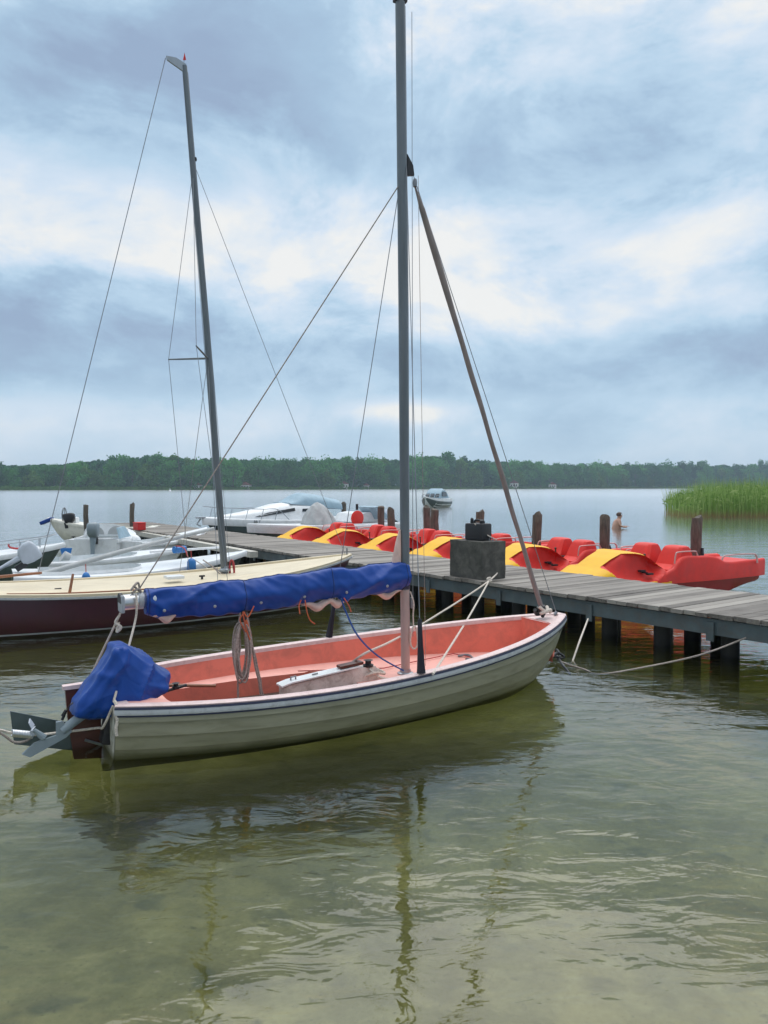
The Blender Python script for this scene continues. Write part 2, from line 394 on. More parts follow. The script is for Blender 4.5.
class Hull:
    """half-beam w(s), sheer z(s), keel k(s), section exponent e(s); s = 0 at the transom, 1 at the stem"""
    def __init__(h, L, w, z, kz, ex, kr=4.2, ks=.7, strakes=0, lap=.012, tz=None):
        h.L, h.w, h.z, h.kz, h.ex, h.kr, h.ks, h.strakes, h.lap = L, w, z, kz, ex, kr, ks, strakes, lap
    def keel(h, s):
        return h.kz if s < h.ks else h.kz + (h.z(s) - h.kz) * ((s - h.ks) / (1 - h.ks)) ** h.kr
    def pt(h, s, t, side=1, off=0.0):
        """t 0 at the sheer, 1 at the keel"""
        W = max(h.w(s), .004); zs = h.z(s); zk = h.keel(s); e = h.ex(s)
        y = W * (1 - t ** e) if t < 1 else 0.0
        z = zs + (zk - zs) * t
        return Vector((s * h.L, side * max(0, y + off), z))
    def rows(h):
        if not h.strakes: return [(t, 0.0) for t in [i / 14 for i in range(15)]]
        out = []; N = h.strakes
        for i in range(N):
            a, b = i / N, (i + 1) / N
            for k in range(5):
                t = a + (b - a) * k / 4
                out.append((t * .999, h.lap * (k / 4) ** 2))
        out[-1] = (1.0, 0.0); return out
    def skin(h, ns=44, t0=0.0, t1=1.0):
        mb = MB(); rows = [r for r in h.rows() if t0 - 1e-6 <= r[0] <= t1 + 1e-6]
        ss = [1 - (1 - i / ns) ** 1.35 for i in range(ns + 1)]
        rings = []
        for s in ss:
            port = [h.pt(s, t, 1, o) for t, o in rows]; star = [h.pt(s, t, -1, o) for t, o in rows]
            if t1 >= 1: rings.append(port + star[::-1][1:])
            else: rings.append(port); 
        mb.loft(rings, cap=False, closed=False)
        if t1 >= 1:
            n = len(rings[0]); mb.f.append(tuple(range(n)))
        if t1 < 1:
            mb.loft([[Vector((p.x, -p.y, p.z)) for p in r] for r in rings], cap=False, closed=False)
        return mb
    def transom(h, off=.004):
        pts = [h.pt(0, t, 1) for t, o in h.rows()] + [h.pt(0, t, -1) for t, o in h.rows()][::-1][1:]
        return MB().add([p + Vector((-off, 0, 0)) for p in pts], [tuple(range(len(pts)))]) or None
    def sweep(h, sec, s0=0.0, s1=1.0, n=48, around=True):
        """sec: list of (outward, up) offsets from the sheer; a closed section swept round both sides and the stem"""
        path = []
        ss = [s0 + (s1 - s0) * (1 - (1 - i / n) ** 1.3) for i in range(n + 1)]
        for s in ss: path.append((s, 1))
        P = [h.pt(s, 0, 1) for s in ss]
        full = [Vector((p.x, -p.y, p.z)) for p in P] + [p for p in P][::-1] if around else P
        if around and abs(P[-1].y) < .03: full = [Vector((p.x, -p.y, p.z)) for p in P[:-1]] + [Vector((P[-1].x, 0, P[-1].z))] + [p for p in P[:-1]][::-1]
        rings = []
        for i, p in enumerate(full):
            a = full[max(i - 1, 0)]; b = full[min(i + 1, len(full) - 1)]
            d = Vector((b.x - a.x, b.y - a.y, 0)).normalized(); nrm = Vector((d.y, -d.x, 0))
            rings.append([p + nrm * o + Vector((0, 0, u)) for o, u in sec])
        return MB().loft(rings, True)
def add_(mb, vs, fs): mb.add(vs, fs); return mb
Hull.transom = lambda h, off=.004: add_(MB(), [p + Vector((-off, 0, 0)) for p in ([h.pt(0, t, 1) for t, o in h.rows()] + [h.pt(0, t, -1) for t, o in h.rows()][::-1][1:])], [tuple(range(len(h.rows()) * 2 - 1))])
def deck_mesh(h, s0, s1, dz, camber=0.0, inset=.0, n=30, m=8):
    rings = []
    for i in range(n + 1):
        s = s0 + (s1 - s0) * i / n; W = max(.003, h.w(s) - inset); z = h.z(s) + dz
        rings.append([Vector((s * h.L, W * (2 * k / m - 1), z + camber * (1 - (2 * k / m - 1) ** 2))) for k in range(m + 1)])
    return MB().loft(rings, cap=False, closed=False)
def text_obj(body, size, m, parent, mtx, name='lettering', ext=.002, space=1.0):
    cu = bpy.data.curves.new(name, 'FONT'); cu.body = body; cu.size = size; cu.extrude = ext; cu.align_x = 'CENTER'; cu.align_y = 'CENTER'; cu.space_character = space
    tmp = bpy.data.objects.new(name, cu); COL.objects.link(tmp)
    me = bpy.data.meshes.new_from_object(tmp); bpy.data.objects.remove(tmp)
    o = bpy.data.objects.new(name, me); me.materials.clear(); me.materials.append(m); COL.objects.link(o); o.parent = parent; o.matrix_local = mtx; return o
def hull_text(h, body, size, s, t, m, parent, side=-1, space=1.0, off=.012):
    p = h.pt(s, t, side); px = h.pt(s + .02, t, side) - h.pt(s - .02, t, side); pt = h.pt(s, max(0, t - .05), side) - h.pt(s, t + .05, side)
    if side < 0: ux = px.normalized()
    else: ux = -px.normalized()
    uy = (pt - ux * pt.dot(ux)).normalized(); un = ux.cross(uy)
    mt = Matrix((ux, uy, un)).transposed().to_4x4(); mt.translation = p + un * off
    return text_obj(body, size, m, parent, mt, space=space)

# ================================================================== THE SETTING
SHORE = [(-900, 470), (-420, 425), (-200, 410), (-60, 470), (40, 560), (150, 640), (300, 730), (520, 830), (900, 980), (1500, 1200)]
shore_y = interp_lin(SHORE)
def bed_z(x, y):
    d = shore_y(x) - y
    if d < 0: return min(3.0, .25 - d * .03)
    if y < 60:
        z = -.42 - .05 * max(0, y - 2.5) - .0004 * max(0, y) ** 2
        z -= .10 * noise.noise(Vector((x * .22, y * .22, 0)))
    else: z = -5.2
    return max(z, -5.2) if d > 25 else max(z, -5.2 * d / 25 + .25 * (1 - d / 25))
def terrain():
    ys = list(np.concatenate([np.arange(-14, 30, .7), np.arange(30, 90, 6), np.arange(90, 400, 40), np.arange(400, 1300, 12), np.arange(1300, 3001, 200)]))
    xs = sorted(set(list(np.arange(-24, 24, .8)) + list(np.arange(-1800, -24, 60)) + list(np.arange(24, 1801, 60))))
    vs = [(x, y, bed_z(x, y)) for y in ys for x in xs]; nx = len(xs)
    fs = [(j * nx + i, j * nx + i + 1, (j + 1) * nx + i + 1, (j + 1) * nx + i) for j in range(len(ys) - 1) for i in range(nx - 1)]
    m = bpy.data.materials.new('lake_bed_sand'); m.use_nodes = True; t = NT(m.node_tree); t.n.clear()
    g = t.new('ShaderNodeNewGeometry'); P = g.outputs['Position']
    sep = t.new('ShaderNodeSeparateXYZ'); t.l.new(P, sep.inputs[0])
    n1 = t.noise(P, 1.1, 7, .62, .5); n2 = t.noise(P, 4.5, 6, .65, .4); n3 = t.noise(P, 28, 4, .6)
    v = t.m('ADD', t.m('MULTIPLY', n1, .55), t.m('ADD', t.m('MULTIPLY', n2, .33), t.m('MULTIPLY', n3, .12)))
    c = t.ramp(v, [(.34, BED[0]), (.47, BED[1]), (.56, BED[2]), (.68, BED[3])])
    wv = t.ramp(t.noise(P, 2.1, 3, .5, .2), [(.62, 0.0), (.70, 1.0)])      # dark tufts of weed
    c = t.mix(t.m('MULTIPLY', wv, .7), c, (.065, .075, .05, 1))
    pb_ = t.ramp(t.noise(P, 46, 2, .5, .1), [(.66, 0.0), (.70, 1.0)])
    c = t.mix(t.m('MULTIPLY', pb_, .6), c, (.06, .055, .04, 1))
    ws = t.ramp(t.noise(P, 7.3, 2, .5, .2), [(.70, 0.0), (.74, 1.0)])
    c = t.mix(t.m('MULTIPLY', ws, .45), c, (.04, .05, .03, 1))
    land = t.ramp(sep.outputs[2], [(.0, 0.0), (.12, 1.0)])
    lc = t.ramp(t.noise(P, .05, 4, .6), [(.3, (.08, .12, .035)), (.7, (.16, .20, .07))])
    c = t.mix(land, c, lc)
    d = t.new('ShaderNodeBsdfDiffuse'); t.l.new(c, d.inputs[0])
    o = t.new('ShaderNodeOutputMaterial'); t.l.new(d.outputs[0], o.inputs[0])
    mb = MB(); mb.add(vs, fs); ob = mb.build('lake_bed', m, None, 180); ob['kind'] = 'structure'
BED = [(.10, .095, .045), (.19, .175, .09), (.28, .255, .14), (.40, .37, .22)]
terrain()

def water():
    # closed body of water: top at z 0, sides and bottom below the bed
    m = bpy.data.materials.new('lake_water'); m.use_nodes = True; t = NT(m.node_tree); t.n.clear()
    g = t.new('ShaderNodeNewGeometry'); P = g.outputs['Position']
    sep = t.new('ShaderNodeSeparateXYZ'); t.l.new(P, sep.inputs[0])
    # ripples: sheared a little to the wind, mixed with calmer patches
    def mp(sc, rot):
        q = t.new('ShaderNodeMapping'); t.l.new(P, q.inputs[0]); q.inputs['Scale'].default_value = sc; q.inputs['Rotation'].default_value = (0, 0, R(rot)); return q.outputs[0]
    big = t.noise(mp((.55, 1.25, 1), 12), 1.1, 3, .5, .6)
    mid = t.noise(mp((1.0, 2.1, 1), -9), 2.3, 3, .55, .7)
    fin = t.noise(mp((1.0, 1.9, 1), 16), 8.0, 3, .55, .4)
    calm = t.ramp(t.noise(mp((.5, 1, 1), 5), .33, 3, .5), [(.35, .25), (.65, 1.0)])
    far = t.m('MULTIPLY', t.m('SUBTRACT', sep.outputs[1], 2.0), 1 / 22.0, clamp=True)
    h = t.m('ADD', t.m('MULTIPLY', big, .040), t.m('MULTIPLY', mid, .019))
    h = t.m('ADD', h, t.m('MULTIPLY', t.m('MULTIPLY', fin, .0030), calm))
    b = t.new('ShaderNodeBump'); b.inputs['Distance'].default_value = 1.0
    t.l.new(t.m('MULTIPLY', t.ramp(t.m('DIVIDE', sep.outputs[1], 200.0, clamp=True), [(0.0, .27), (.022, .36), (.035, .46), (.06, .72), (.16, .5), (.5, .16), (1.0, .08)]), t.m('ADD', .75, t.m('MULTIPLY', calm, .30))), b.inputs['Strength'])
    t.l.new(h, b.inputs['Height'])
    fr = t.new('ShaderNodeFresnel'); fr.inputs[0].default_value = 1.40; t.l.new(b.outputs[0], fr.inputs['Normal'])
    gl = t.new('ShaderNodeBsdfGlossy'); gl.inputs['Color'].default_value = (.97, .98, 1, 1); t.l.new(b.outputs[0], gl.inputs['Normal'])
    t.l.new(t.ramp(t.m('DIVIDE', sep.outputs[1], 200.0, clamp=True), [(0.0, .012), (.05, .03), (.15, .09), (.4, .15), (1.0, .19)]), gl.inputs['Roughness'])
    tr = t.new('ShaderNodeBsdfTransparent'); tr.inputs[0].default_value = (.93, .95, .90, 1)
    mx = t.new('ShaderNodeMixShader'); t.l.new(t.m('MULTIPLY', fr.outputs[0], 1.35, clamp=True), mx.inputs[0])
    t.l.new(tr.outputs[0], mx.inputs[1]); t.l.new(gl.outputs[0], mx.inputs[2])
    ab = t.new('ShaderNodeVolumeAbsorption'); ab.inputs[0].default_value = WATER_COL; ab.inputs[1].default_value = WATER_DENS
    o = t.new('ShaderNodeOutputMaterial'); t.l.new(mx.outputs[0], o.inputs[0]); sct = t.new('ShaderNodeVolumeScatter'); sct.inputs[0].default_value = (.62, .62, .16, 1); sct.inputs[1].default_value = SCAT
    adv = t.new('ShaderNodeAddShader'); t.l.new(ab.outputs[0], adv.inputs[0]); t.l.new(sct.outputs[0], adv.inputs[1]); t.l.new(adv.outputs[0], o.inputs[1])
    x0, x1, y0, y1, z0 = -1750, 1750, -13, 1500, -6.5
    mb = MB(); mb.add([(x0, y0, 0), (x1, y0, 0), (x1, y1, 0), (x0, y1, 0), (x0, y0, z0), (x1, y0, z0), (x1, y1, z0), (x0, y1, z0)],
                      [(0, 1, 2, 3), (4, 7, 6, 5), (0, 4, 5, 1), (1, 5, 6, 2), (2, 6, 7, 3), (3, 7, 4, 0)])
    ob = mb.build('lake_water', m, None, 0); ob['kind'] = 'structure'
SCAT = .21
WATER_COL = (.58, .64, .12, 1); WATER_DENS = .50
water()

def haze():
    m = bpy.data.materials.new('haze'); m.use_nodes = True; t = NT(m.node_tree); t.n.clear()
    v = t.new('ShaderNodeVolumePrincipled'); v.inputs['Color'].default_value = (.68, .84, 1.0, 1); v.inputs['Density'].default_value = HAZE; v.inputs['Anisotropy'].default_value = .3
    o = t.new('ShaderNodeOutputMaterial'); t.l.new(v.outputs[0], o.inputs[1])
    mb = MB(); mb.box((0, 1450, 13.0), (3800, 3300, 42)); ob = mb.build('haze', m, None, 0); ob['kind'] = 'stuff'
HAZE = .00040
haze()

# ------------------------------------------------------------------ far shore wood
def crown_mesh(name, seed, wd, ht, m, nclump=26, nleaf=60, pine=False):
    r = random.Random(seed); mb = MB(); cl = []
    for i in range(nclump):
        u = r.random(); ang = r.random() * 6.283
        z = .14 + .80 * u
        rad = (math.sin(math.pi * min(1, max(.0, (u * .9 + .12)))) ** .6) * (1 if not pine else (1.15 - u))
        rr = wd / 2 * rad * (.35 + .6 * r.random())
        cl.append((Vector((rr * math.cos(ang), rr * math.sin(ang), z * ht)), wd * (.12 + .13 * r.random())))
    for c, s in cl:
        for k in range(nleaf):
            d = Vector((r.gauss(0, 1), r.gauss(0, 1), r.gauss(0, .8))).normalized() * s * (.55 + .55 * r.random())
            p = c + d; q = .32 + .3 * r.random()
            a = Vector((r.gauss(0, 1), r.gauss(0, 1), r.gauss(0, 1))).normalized(); b = a.orthogonal().normalized(); cc = a.cross(b)
            mb.add([p + b * q, p + cc * q * .8, p - b * q, p - cc * q * .8], [(0, 1, 2, 3)])
    me = bpy.data.meshes.new(name); me.from_pydata(mb.v, [], mb.f); me.materials.append(m); return me
def trunk_mesh(ht, r0):
    mb = MB().tube([(0, 0, -.6), (.1, 0, ht * .3), (0, .15, ht * .62), (.1, 0, ht * .85)], [r0, r0 * .7, r0 * .4, r0 * .12], 7)
    for a, z in ((.4, .45), (2.4, .5), (4.4, .42), (5.5, .58)):
        mb.tube([(0, 0, z * ht), (math.cos(a) * ht * .2, math.sin(a) * ht * .2, (z + .2) * ht)], [r0 * .35, r0 * .1], 5)
    me = bpy.data.meshes.new('trunk'); me.from_pydata(mb.v, [], mb.f); me.materials.append(M['bark']); return me
KINDS = []
for i, (nm, lab, wd, ht, mk, pine) in enumerate([
        ('broad_tree', 'broad round green tree', 13, 15, 'leaf_a', False),
        ('broad_tree', 'wide leafy mid green tree', 15, 14, 'leaf_a', False),
        ('oak_tree', 'dark green dense tree', 12, 16, 'leaf_b', False),
        ('pine_tree', 'narrow dark pine', 8, 18, 'leaf_b', True),
        ('willow_tree', 'low pale green bushy tree', 11, 10, 'leaf_c', False),
        ('birch_tree', 'slim light green tree', 8, 15, 'leaf_c', False)]):
    KINDS.append((nm, lab, crown_mesh('crown', 40 + i, wd, ht, M[mk], 30 if not pine else 22, 64, pine), trunk_mesh(ht, .35)))
def plant_tree(k, x, y, s, where, sh=1.0):
    nm, lab, cm, tm = KINDS[k]
    e = empty(nm, (x, y, max(.1, bed_z(x, y))), rnd.random() * 6.28, f'{lab} in the far shore wood {where}', 'tree', f'trees of the far shore {where}')
    e.scale = (s, s, s * sh)
    for n_, me in (('crown', cm), ('trunk', tm)):
        o = bpy.data.objects.new(n_, me); COL.objects.link(o); o.parent = e
def prof(px):   # wished top of the wood, pixels above the horizon line
    return float(np.interp(px, [0, 60, 110, 150, 200, 250, 300, 330, 400, 432, 470, 520, 560, 620, 680, 768], [20, 22, 27, 30, 27, 26, 25, 27, 26, 31, 26, 24, 22, 22, 21, 22]))
def where_of(px):
    return ('left of the maroon boat mast' if px < 0 else W_[int(np.searchsorted(W_X, px))])
W_X = [60, 110, 165, 215, 270, 330, 395, 450, 500, 560, 620, 665]
W_ = ['at the left picture edge', 'above the cream open boat', 'above the red box', 'right behind the maroon boat mast', 'above the cabin cruiser bow', 'above the cruiser canopy', 'just left of the main mast', 'behind the anchored motorboat', 'behind the furled jib', 'right of the furled jib', 'above the bather', 'left of the reeds', 'above the reeds']
for row in range(2):
    px = -14 + row * 3
    while px < 784:
        X = (px - 384) / F
        # shore along this ray
        y = 400.0
        while y < 1300 and shore_y(X * y) > y: y += 4
        y += 6 + row * 13 + rnd.uniform(-2, 3)
        want = (prof(px) + rnd.uniform(-5.5, 2.6) - (3 if row == 0 else 0)) / F * y + 2.2
        k = rnd.choices(range(6), [5, 4, 4, 2, 2.6 if row == 0 else .2, 2])[0]
        H0 = [15, 14, 16, 18, 10, 15][k]
        s = want / H0 / 1.0
        if k == 4: s *= .72
        plant_tree(k, X * y, y, s, where_of(px), rnd.uniform(.93, 1.05))
        px += (9.0 * F / y * s * rnd.uniform(.55, .85)) * (.9 if row == 0 else 1.0)
def wood_mass():
    r = random.Random(5); mb = MB()
    for i in range(52000):
        px = r.uniform(-40, 810); X = (px - 384) / F
        yb = None
        y = 400.0 + 0
        yy = SHY[int(px) + 41]
        dpt = r.uniform(24, 60); y = yy + dpt
        top = (prof(px) - 1.5 + 3.2 * noise.noise(Vector((px * .11, dpt * .05, 0)))) / F * y + 2.2
        z = top * (r.random() ** .45)
        p = Vector((X * y, y, z)); q = .7 + .7 * r.random()
        a = Vector((r.gauss(0, 1), r.gauss(0, 1), r.gauss(0, 1))).normalized(); b = a.orthogonal().normalized(); cc = a.cross(b)
        mb.add([p + b * q, p + cc * q * .8, p - b * q, p - cc * q * .8], [(0, 1, 2, 3)])
    me = bpy.data.meshes.new('far_wood'); me.from_pydata(mb.v, [], mb.f); me.materials.append(M['leaf_b'])
    o = bpy.data.objects.new('far_wood', me); COL.objects.link(o)
    tag(o, 'dense mass of trees deeper in the wood behind the far shore', 'wood', None, 'stuff')
SHY = []
for px in range(-41, 812):
    X = (px - 384) / F; y = 400.0
    while y < 1300 and shore_y(X * y) > y: y += 4
    SHY.append(y)
wood_mass()
def shore_scrub():
    r = random.Random(8); mb = MB()
    for i in range(9000):
        px = r.uniform(-30, 800); X = (px - 384) / F; y = SHY[int(px) + 41] + r.uniform(-2, 4)
        hmax = (1.3 + 1.6 * max(0, noise.noise(Vector((px * .06, 0, 3))) + .2)); z = hmax * r.random()
        p = Vector((X * y, y, z)); q = .25 + .3 * r.random()
        mb.add([p + Vector((-q, 0, -q)), p + Vector((q, 0, -q * .8)), p + Vector((q * .6, .2, q)), p + Vector((-q * .5, -.2, q * 1.1))], [(0, 1, 2, 3)])
    me = bpy.data.meshes.new('shore_grass'); me.from_pydata(mb.v, [], mb.f); me.materials.append(M['leaf_c'])
    o = bpy.data.objects.new('shore_grass', me); COL.objects.link(o)
    tag(o, 'pale green reeds and grass fringing the far shore', 'grass', None, 'stuff')
shore_scrub()

def house(px, w, h, lab, roofm='house_roof', dy=2.0, lift=0.0):
    y = SHY[int(px) + 41] + dy; X = (px - 384) / F
    e = empty('shore_house', (X * y, y, bed_z(X * y, y) + lift), R(rnd.uniform(-15, 15)), lab, 'house', 'houses on the far shore')
    MB().box((0, 0, h / 2), (w, w * .8, h)).build('wall', M['house_white'], e, 0)
    MB().prism([(-w / 2 - .4, 0, h), (w / 2 + .4, 0, h), (0, 0, h + w * .32)], (0, w * .8 + .8, 0)).build('roof', M[roofm], e, 0)
    for i in range(3):
        MB().box(((i - 1) * w * .28, -w * .4 - .03, h * .55), (w * .13, .1, h * .35)).build('window', M['glass_dark'], e, 0)
house(198, 5, 2.2, 'small white house with red roof among the trees by the left mast')
house(246, 6, 2.4, 'low white house between the trees right of the left mast')
house(344, 6, 3.2, 'white boathouse on the far shore between the masts')
house(366, 4, 2.2, 'small pale cabin close to the main mast on the far shore')
house(514, 7, 4.2, 'white cottage on the far shore right of the furled jib')
house(552, 6, 3.2, 'pale shed in the trees right of the white cottage')

# ------------------------------------------------------------------ reed bed
def reeds():
    r = random.Random(3); mb = MB()
    n = 0
    while n < 15000:
        y = r.uniform(53, 74); x = r.uniform(18.5, 52)
        left = 19.6 + (y - 53) * .36 + 1.0 * noise.noise(Vector((y * .4, 0, 0)))
        if x < left: continue
        edge = min(1, (x - left) / 3.2 + .03)
        if r.random() > .25 + .75 * edge: continue
        dens = noise.noise(Vector((x * .9, y * .5, 2)))
        if dens < -.25 and r.random() < .6: continue
        h = (1.75 + 1.15 * r.random() ** 1.3) * (.70 + .30 * edge) + .65 * noise.noise(Vector((x * .55, y * .3, 7)))
        w = .011 + .012 * r.random(); lx, ly = r.gauss(0, .12) * h, r.gauss(0, .12) * h
        a = r.random() * 3.14; c, s_ = math.cos(a) * w, math.sin(a) * w
        m1 = (x + lx * .3, y + ly * .3, h * .55)
        mb.add([(x - c, y - s_, -.3), (x + c, y + s_, -.3), (m1[0] + c, m1[1] + s_, m1[2]), (m1[0] - c, m1[1] - s_, m1[2]), (x + lx, y + ly, h)], [(0, 1, 2, 3), (3, 2, 4)])
        if r.random() < .35:    # a leaf bending off the stem
            z = h * r.uniform(.3, .7); b = r.random() * 6.28; L = .3 + .3 * r.random()
            mb.add([(x + lx * .2, y + ly * .2, z), (x + lx * .2 + math.cos(b) * L * .5, y + math.sin(b) * L * .5, z + L * .45), (x + math.cos(b) * L, y + math.sin(b) * L, z + L * .35)], [(0, 1, 2)])
        n += 1
    me = bpy.data.meshes.new('reed_bed'); me.from_pydata(mb.v, [], mb.f); me.materials.append(M['reed'])
    o = bpy.data.objects.new('reed_bed', me); COL.objects.link(o)
    tag(o, 'stand of tall green reeds in the lake at the right edge', 'reeds', None, 'stuff')
reeds()

# ================================================================== JETTY
NEAR = [Vector(p) for p in [(6.9, 5.9, 0), (4.55, 9.06, 0), (2.62, 11.5, 0), (.72, 14.15, 0), (-1.5, 17.15, 0), (-4.6, 21.9, 0), (-11.4, 31.6, 0), (-12.3, 33.0, 0)]]
U = Vector((.81, .587, 0)).normalized()          # across the jetty, away from the camera
WID = 2.25; DZ = .6
def near_at(s):
    acc = 0
    for a, b in zip(NEAR[:-1], NEAR[1:]):
        l = (b - a).length
        if s <= acc + l or b is NEAR[-1]: return a.lerp(b, min(1, (s - acc) / l)), (b - a).normalized()
        acc += l
TOT = sum((b - a).length for a, b in zip(NEAR[:-1], NEAR[1:]))
def jetty():
    e = empty('jetty', (2.6, 11.5, 0), 0, 'long weathered grey board jetty on dark piles running out from the right', 'jetty'); o0 = Vector((2.6, 11.5, 0))
    r = random.Random(2); vs = []; fs = []; cols = []
    s = 0.0; bw = .168
    while s < TOT - bw:
        p, d = near_at(s); c = r.random(); ex = r.uniform(-.02, .028); ex2 = r.uniform(-.03, .03); dz = r.uniform(-.006, .006)
        q = Vector((d.x, d.y, 0)) * (bw - .009)
        a0 = p - U * ex; a1 = p + U * (WID + ex2); th = .055; i = len(vs)
        for base in (a0, a1):
            for k, z in ((0, DZ + dz - .004), (.04, DZ + dz), (.96, DZ + dz), (1, DZ + dz - .004), (1, DZ - th), (0, DZ - th)):
                w = base + q * k - o0; vs.append((w.x, w.y, z))
        for k in range(6): fs.append((i + k, i + (k + 1) % 6, i + 6 + (k + 1) % 6, i + 6 + k))
        fs.append(tuple(i + k for k in range(6))); fs.append(tuple(i + 6 + k for k in range(6)))
        cols += [c] * 12; s += bw
    mb = MB(); mb.add(vs, fs); ob = mb.build('deck_boards', M['boards'], e, 0)
    at_ = ob.data.attributes.new('board', 'FLOAT', 'POINT'); at_.data.foreach_set('value', cols)
    # stringers: steel channel along both edges and one in the middle
    for off in (.05, WID - .1):
        secs = [(0, -.075), (.05, -.075), (.05, -.09), (.016, -.095), (.016, -.255), (.05, -.26), (.05, -.275), (0, -.275)]
        rings = [[p + U * (off + (a if off < 1 else -a)) + Vector((0, 0, DZ + b)) - o0 for a, b in secs] for p in NEAR]
        MB().loft(rings).build('side_beam', M['beam_steel'], e, 0)
    s = 1.0
    k = 0
    while s < TOT - .4:
        p, d = near_at(s)
        for off in ((.42, 1.15, WID - .42) if k % 2 else (.5, WID - .35)):
            w = p + U * off - o0
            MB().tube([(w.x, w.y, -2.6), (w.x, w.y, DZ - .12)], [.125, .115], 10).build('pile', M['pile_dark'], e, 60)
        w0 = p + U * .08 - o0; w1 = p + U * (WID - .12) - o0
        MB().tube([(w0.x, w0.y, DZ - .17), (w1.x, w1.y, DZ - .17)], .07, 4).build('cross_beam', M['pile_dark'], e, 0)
        if k % 2 == 0:
            w = p + U * .03 - o0
            MB().box((w.x, w.y, DZ - .235), (.10, .02, .24), math.atan2(d.y, d.x)).build('bracket', M['beam_steel'], e, 0)
        s += .92; k += 1
    # white timber rubbing board on the left half of the jetty
    p0, p1 = at(131, 531, .5), at(254, 553.5, .5)
    dd = (p1 - p0)
    MB().prism([p0 - o0 + Vector((0, 0, -.10)), p0 - o0 + Vector((0, 0, .05)), p1 - o0 + Vector((0, 0, .05)), p1 - o0 + Vector((0, 0, -.10))], Vector((-.81, -.59, 0)) * .22).build('rubbing_board', M['fascia_white'], e, 0)
jetty()

def concrete_block():
    c = at(482.5, 580.5, DZ); ax = Vector((-.59, .81, 0)); o = c + ax * .42 + U * .27
    ang = math.atan2(ax.y, ax.x)
    e = empty('concrete_block', (o.x, o.y, DZ), ang, 'large grey concrete block standing on the jetty edge', 'block')
    bm = bmesh.new(); bmesh.ops.create_cube(bm, size=1); bmesh.ops.subdivide_edges(bm, edges=bm.edges[:], cuts=10, use_grid_fill=True)
    for v in bm.verts:
        v.co = Vector((v.co.x * .84, v.co.y * .54, (v.co.z + .5) * .645 + .004))
        v.co += Vector((noise.noise(v.co * 9), noise.noise(v.co * 9 + Vector((3, 0, 0))), noise.noise(v.co * 9 + Vector((0, 4, 0))) * (0 if v.co.z < .1 else 1))) * .009
    me = bpy.data.meshes.new('block_body'); bm.to_mesh(me); bm.free(); me.materials.append(M['concrete']); me.polygons.foreach_set('use_smooth', [True] * len(me.polygons)); me.set_sharp_from_angle(angle=R(40))
    b = bpy.data.objects.new('block_body', me); COL.objects.link(b); b.parent = e
    MB().tube([(-.28, -.1, .64), (-.28, -.1, .70), (-.20, -.1, .70), (-.20, -.1, .64)], .012, 6).build('lifting_eye', M['steel_wire'], e)
    # the canister on top
    k = Vector((0, 0, 0)); top = DZ + .649
    w = o + ax * .0 + U * .02
    j = empty('fuel_canister', (w.x, w.y, top), ang + R(8), 'black plastic fuel canister on the concrete block', 'canister')
    MB().box((0, 0, .15), (.40, .27, .30), 0, bev=.035).build('body', M['black'], j)
    MB().tube(polyrope([(-.12, 0, .29), (-.11, 0, .345), (.06, 0, .35), (.08, 0, .29)]), .018, 8).build('handle', M['black'], j)
    MB().lathe([(.035, 0), (.038, .05), (.02, .055)], (-.12, .06, .30), 14).build('cap', M['black'], j)
    MB().lathe([(.03, 0), (.03, .07), (.015, .09)], (.10, .05, .30), 12).build('valve', M['black'], j)
    a = w + Vector((-.08, -.12, .35)); a.z = top + .30
    b_ = w + Vector((.30, -.14, 0)); b_.z = top + .02
    tag(rope('strap_line', a, b_, .012, M['rope_white'], None, .04), 'short pale line hanging over the black canister', 'line')
concrete_block()
def red_box():
    p = at(139.5, 530, DZ)
    e = empty('red_box', (p.x, p.y, DZ), R(-50), 'small red box on the far end of the jetty', 'box')
    MB().box((0, 0, .13), (.46, .30, .25), bev=.02).build('body', M['red_box'], e)
    MB().box((0, 0, .27), (.48, .32, .03), bev=.01).build('lid', M['red_plastic'], e)
red_box()

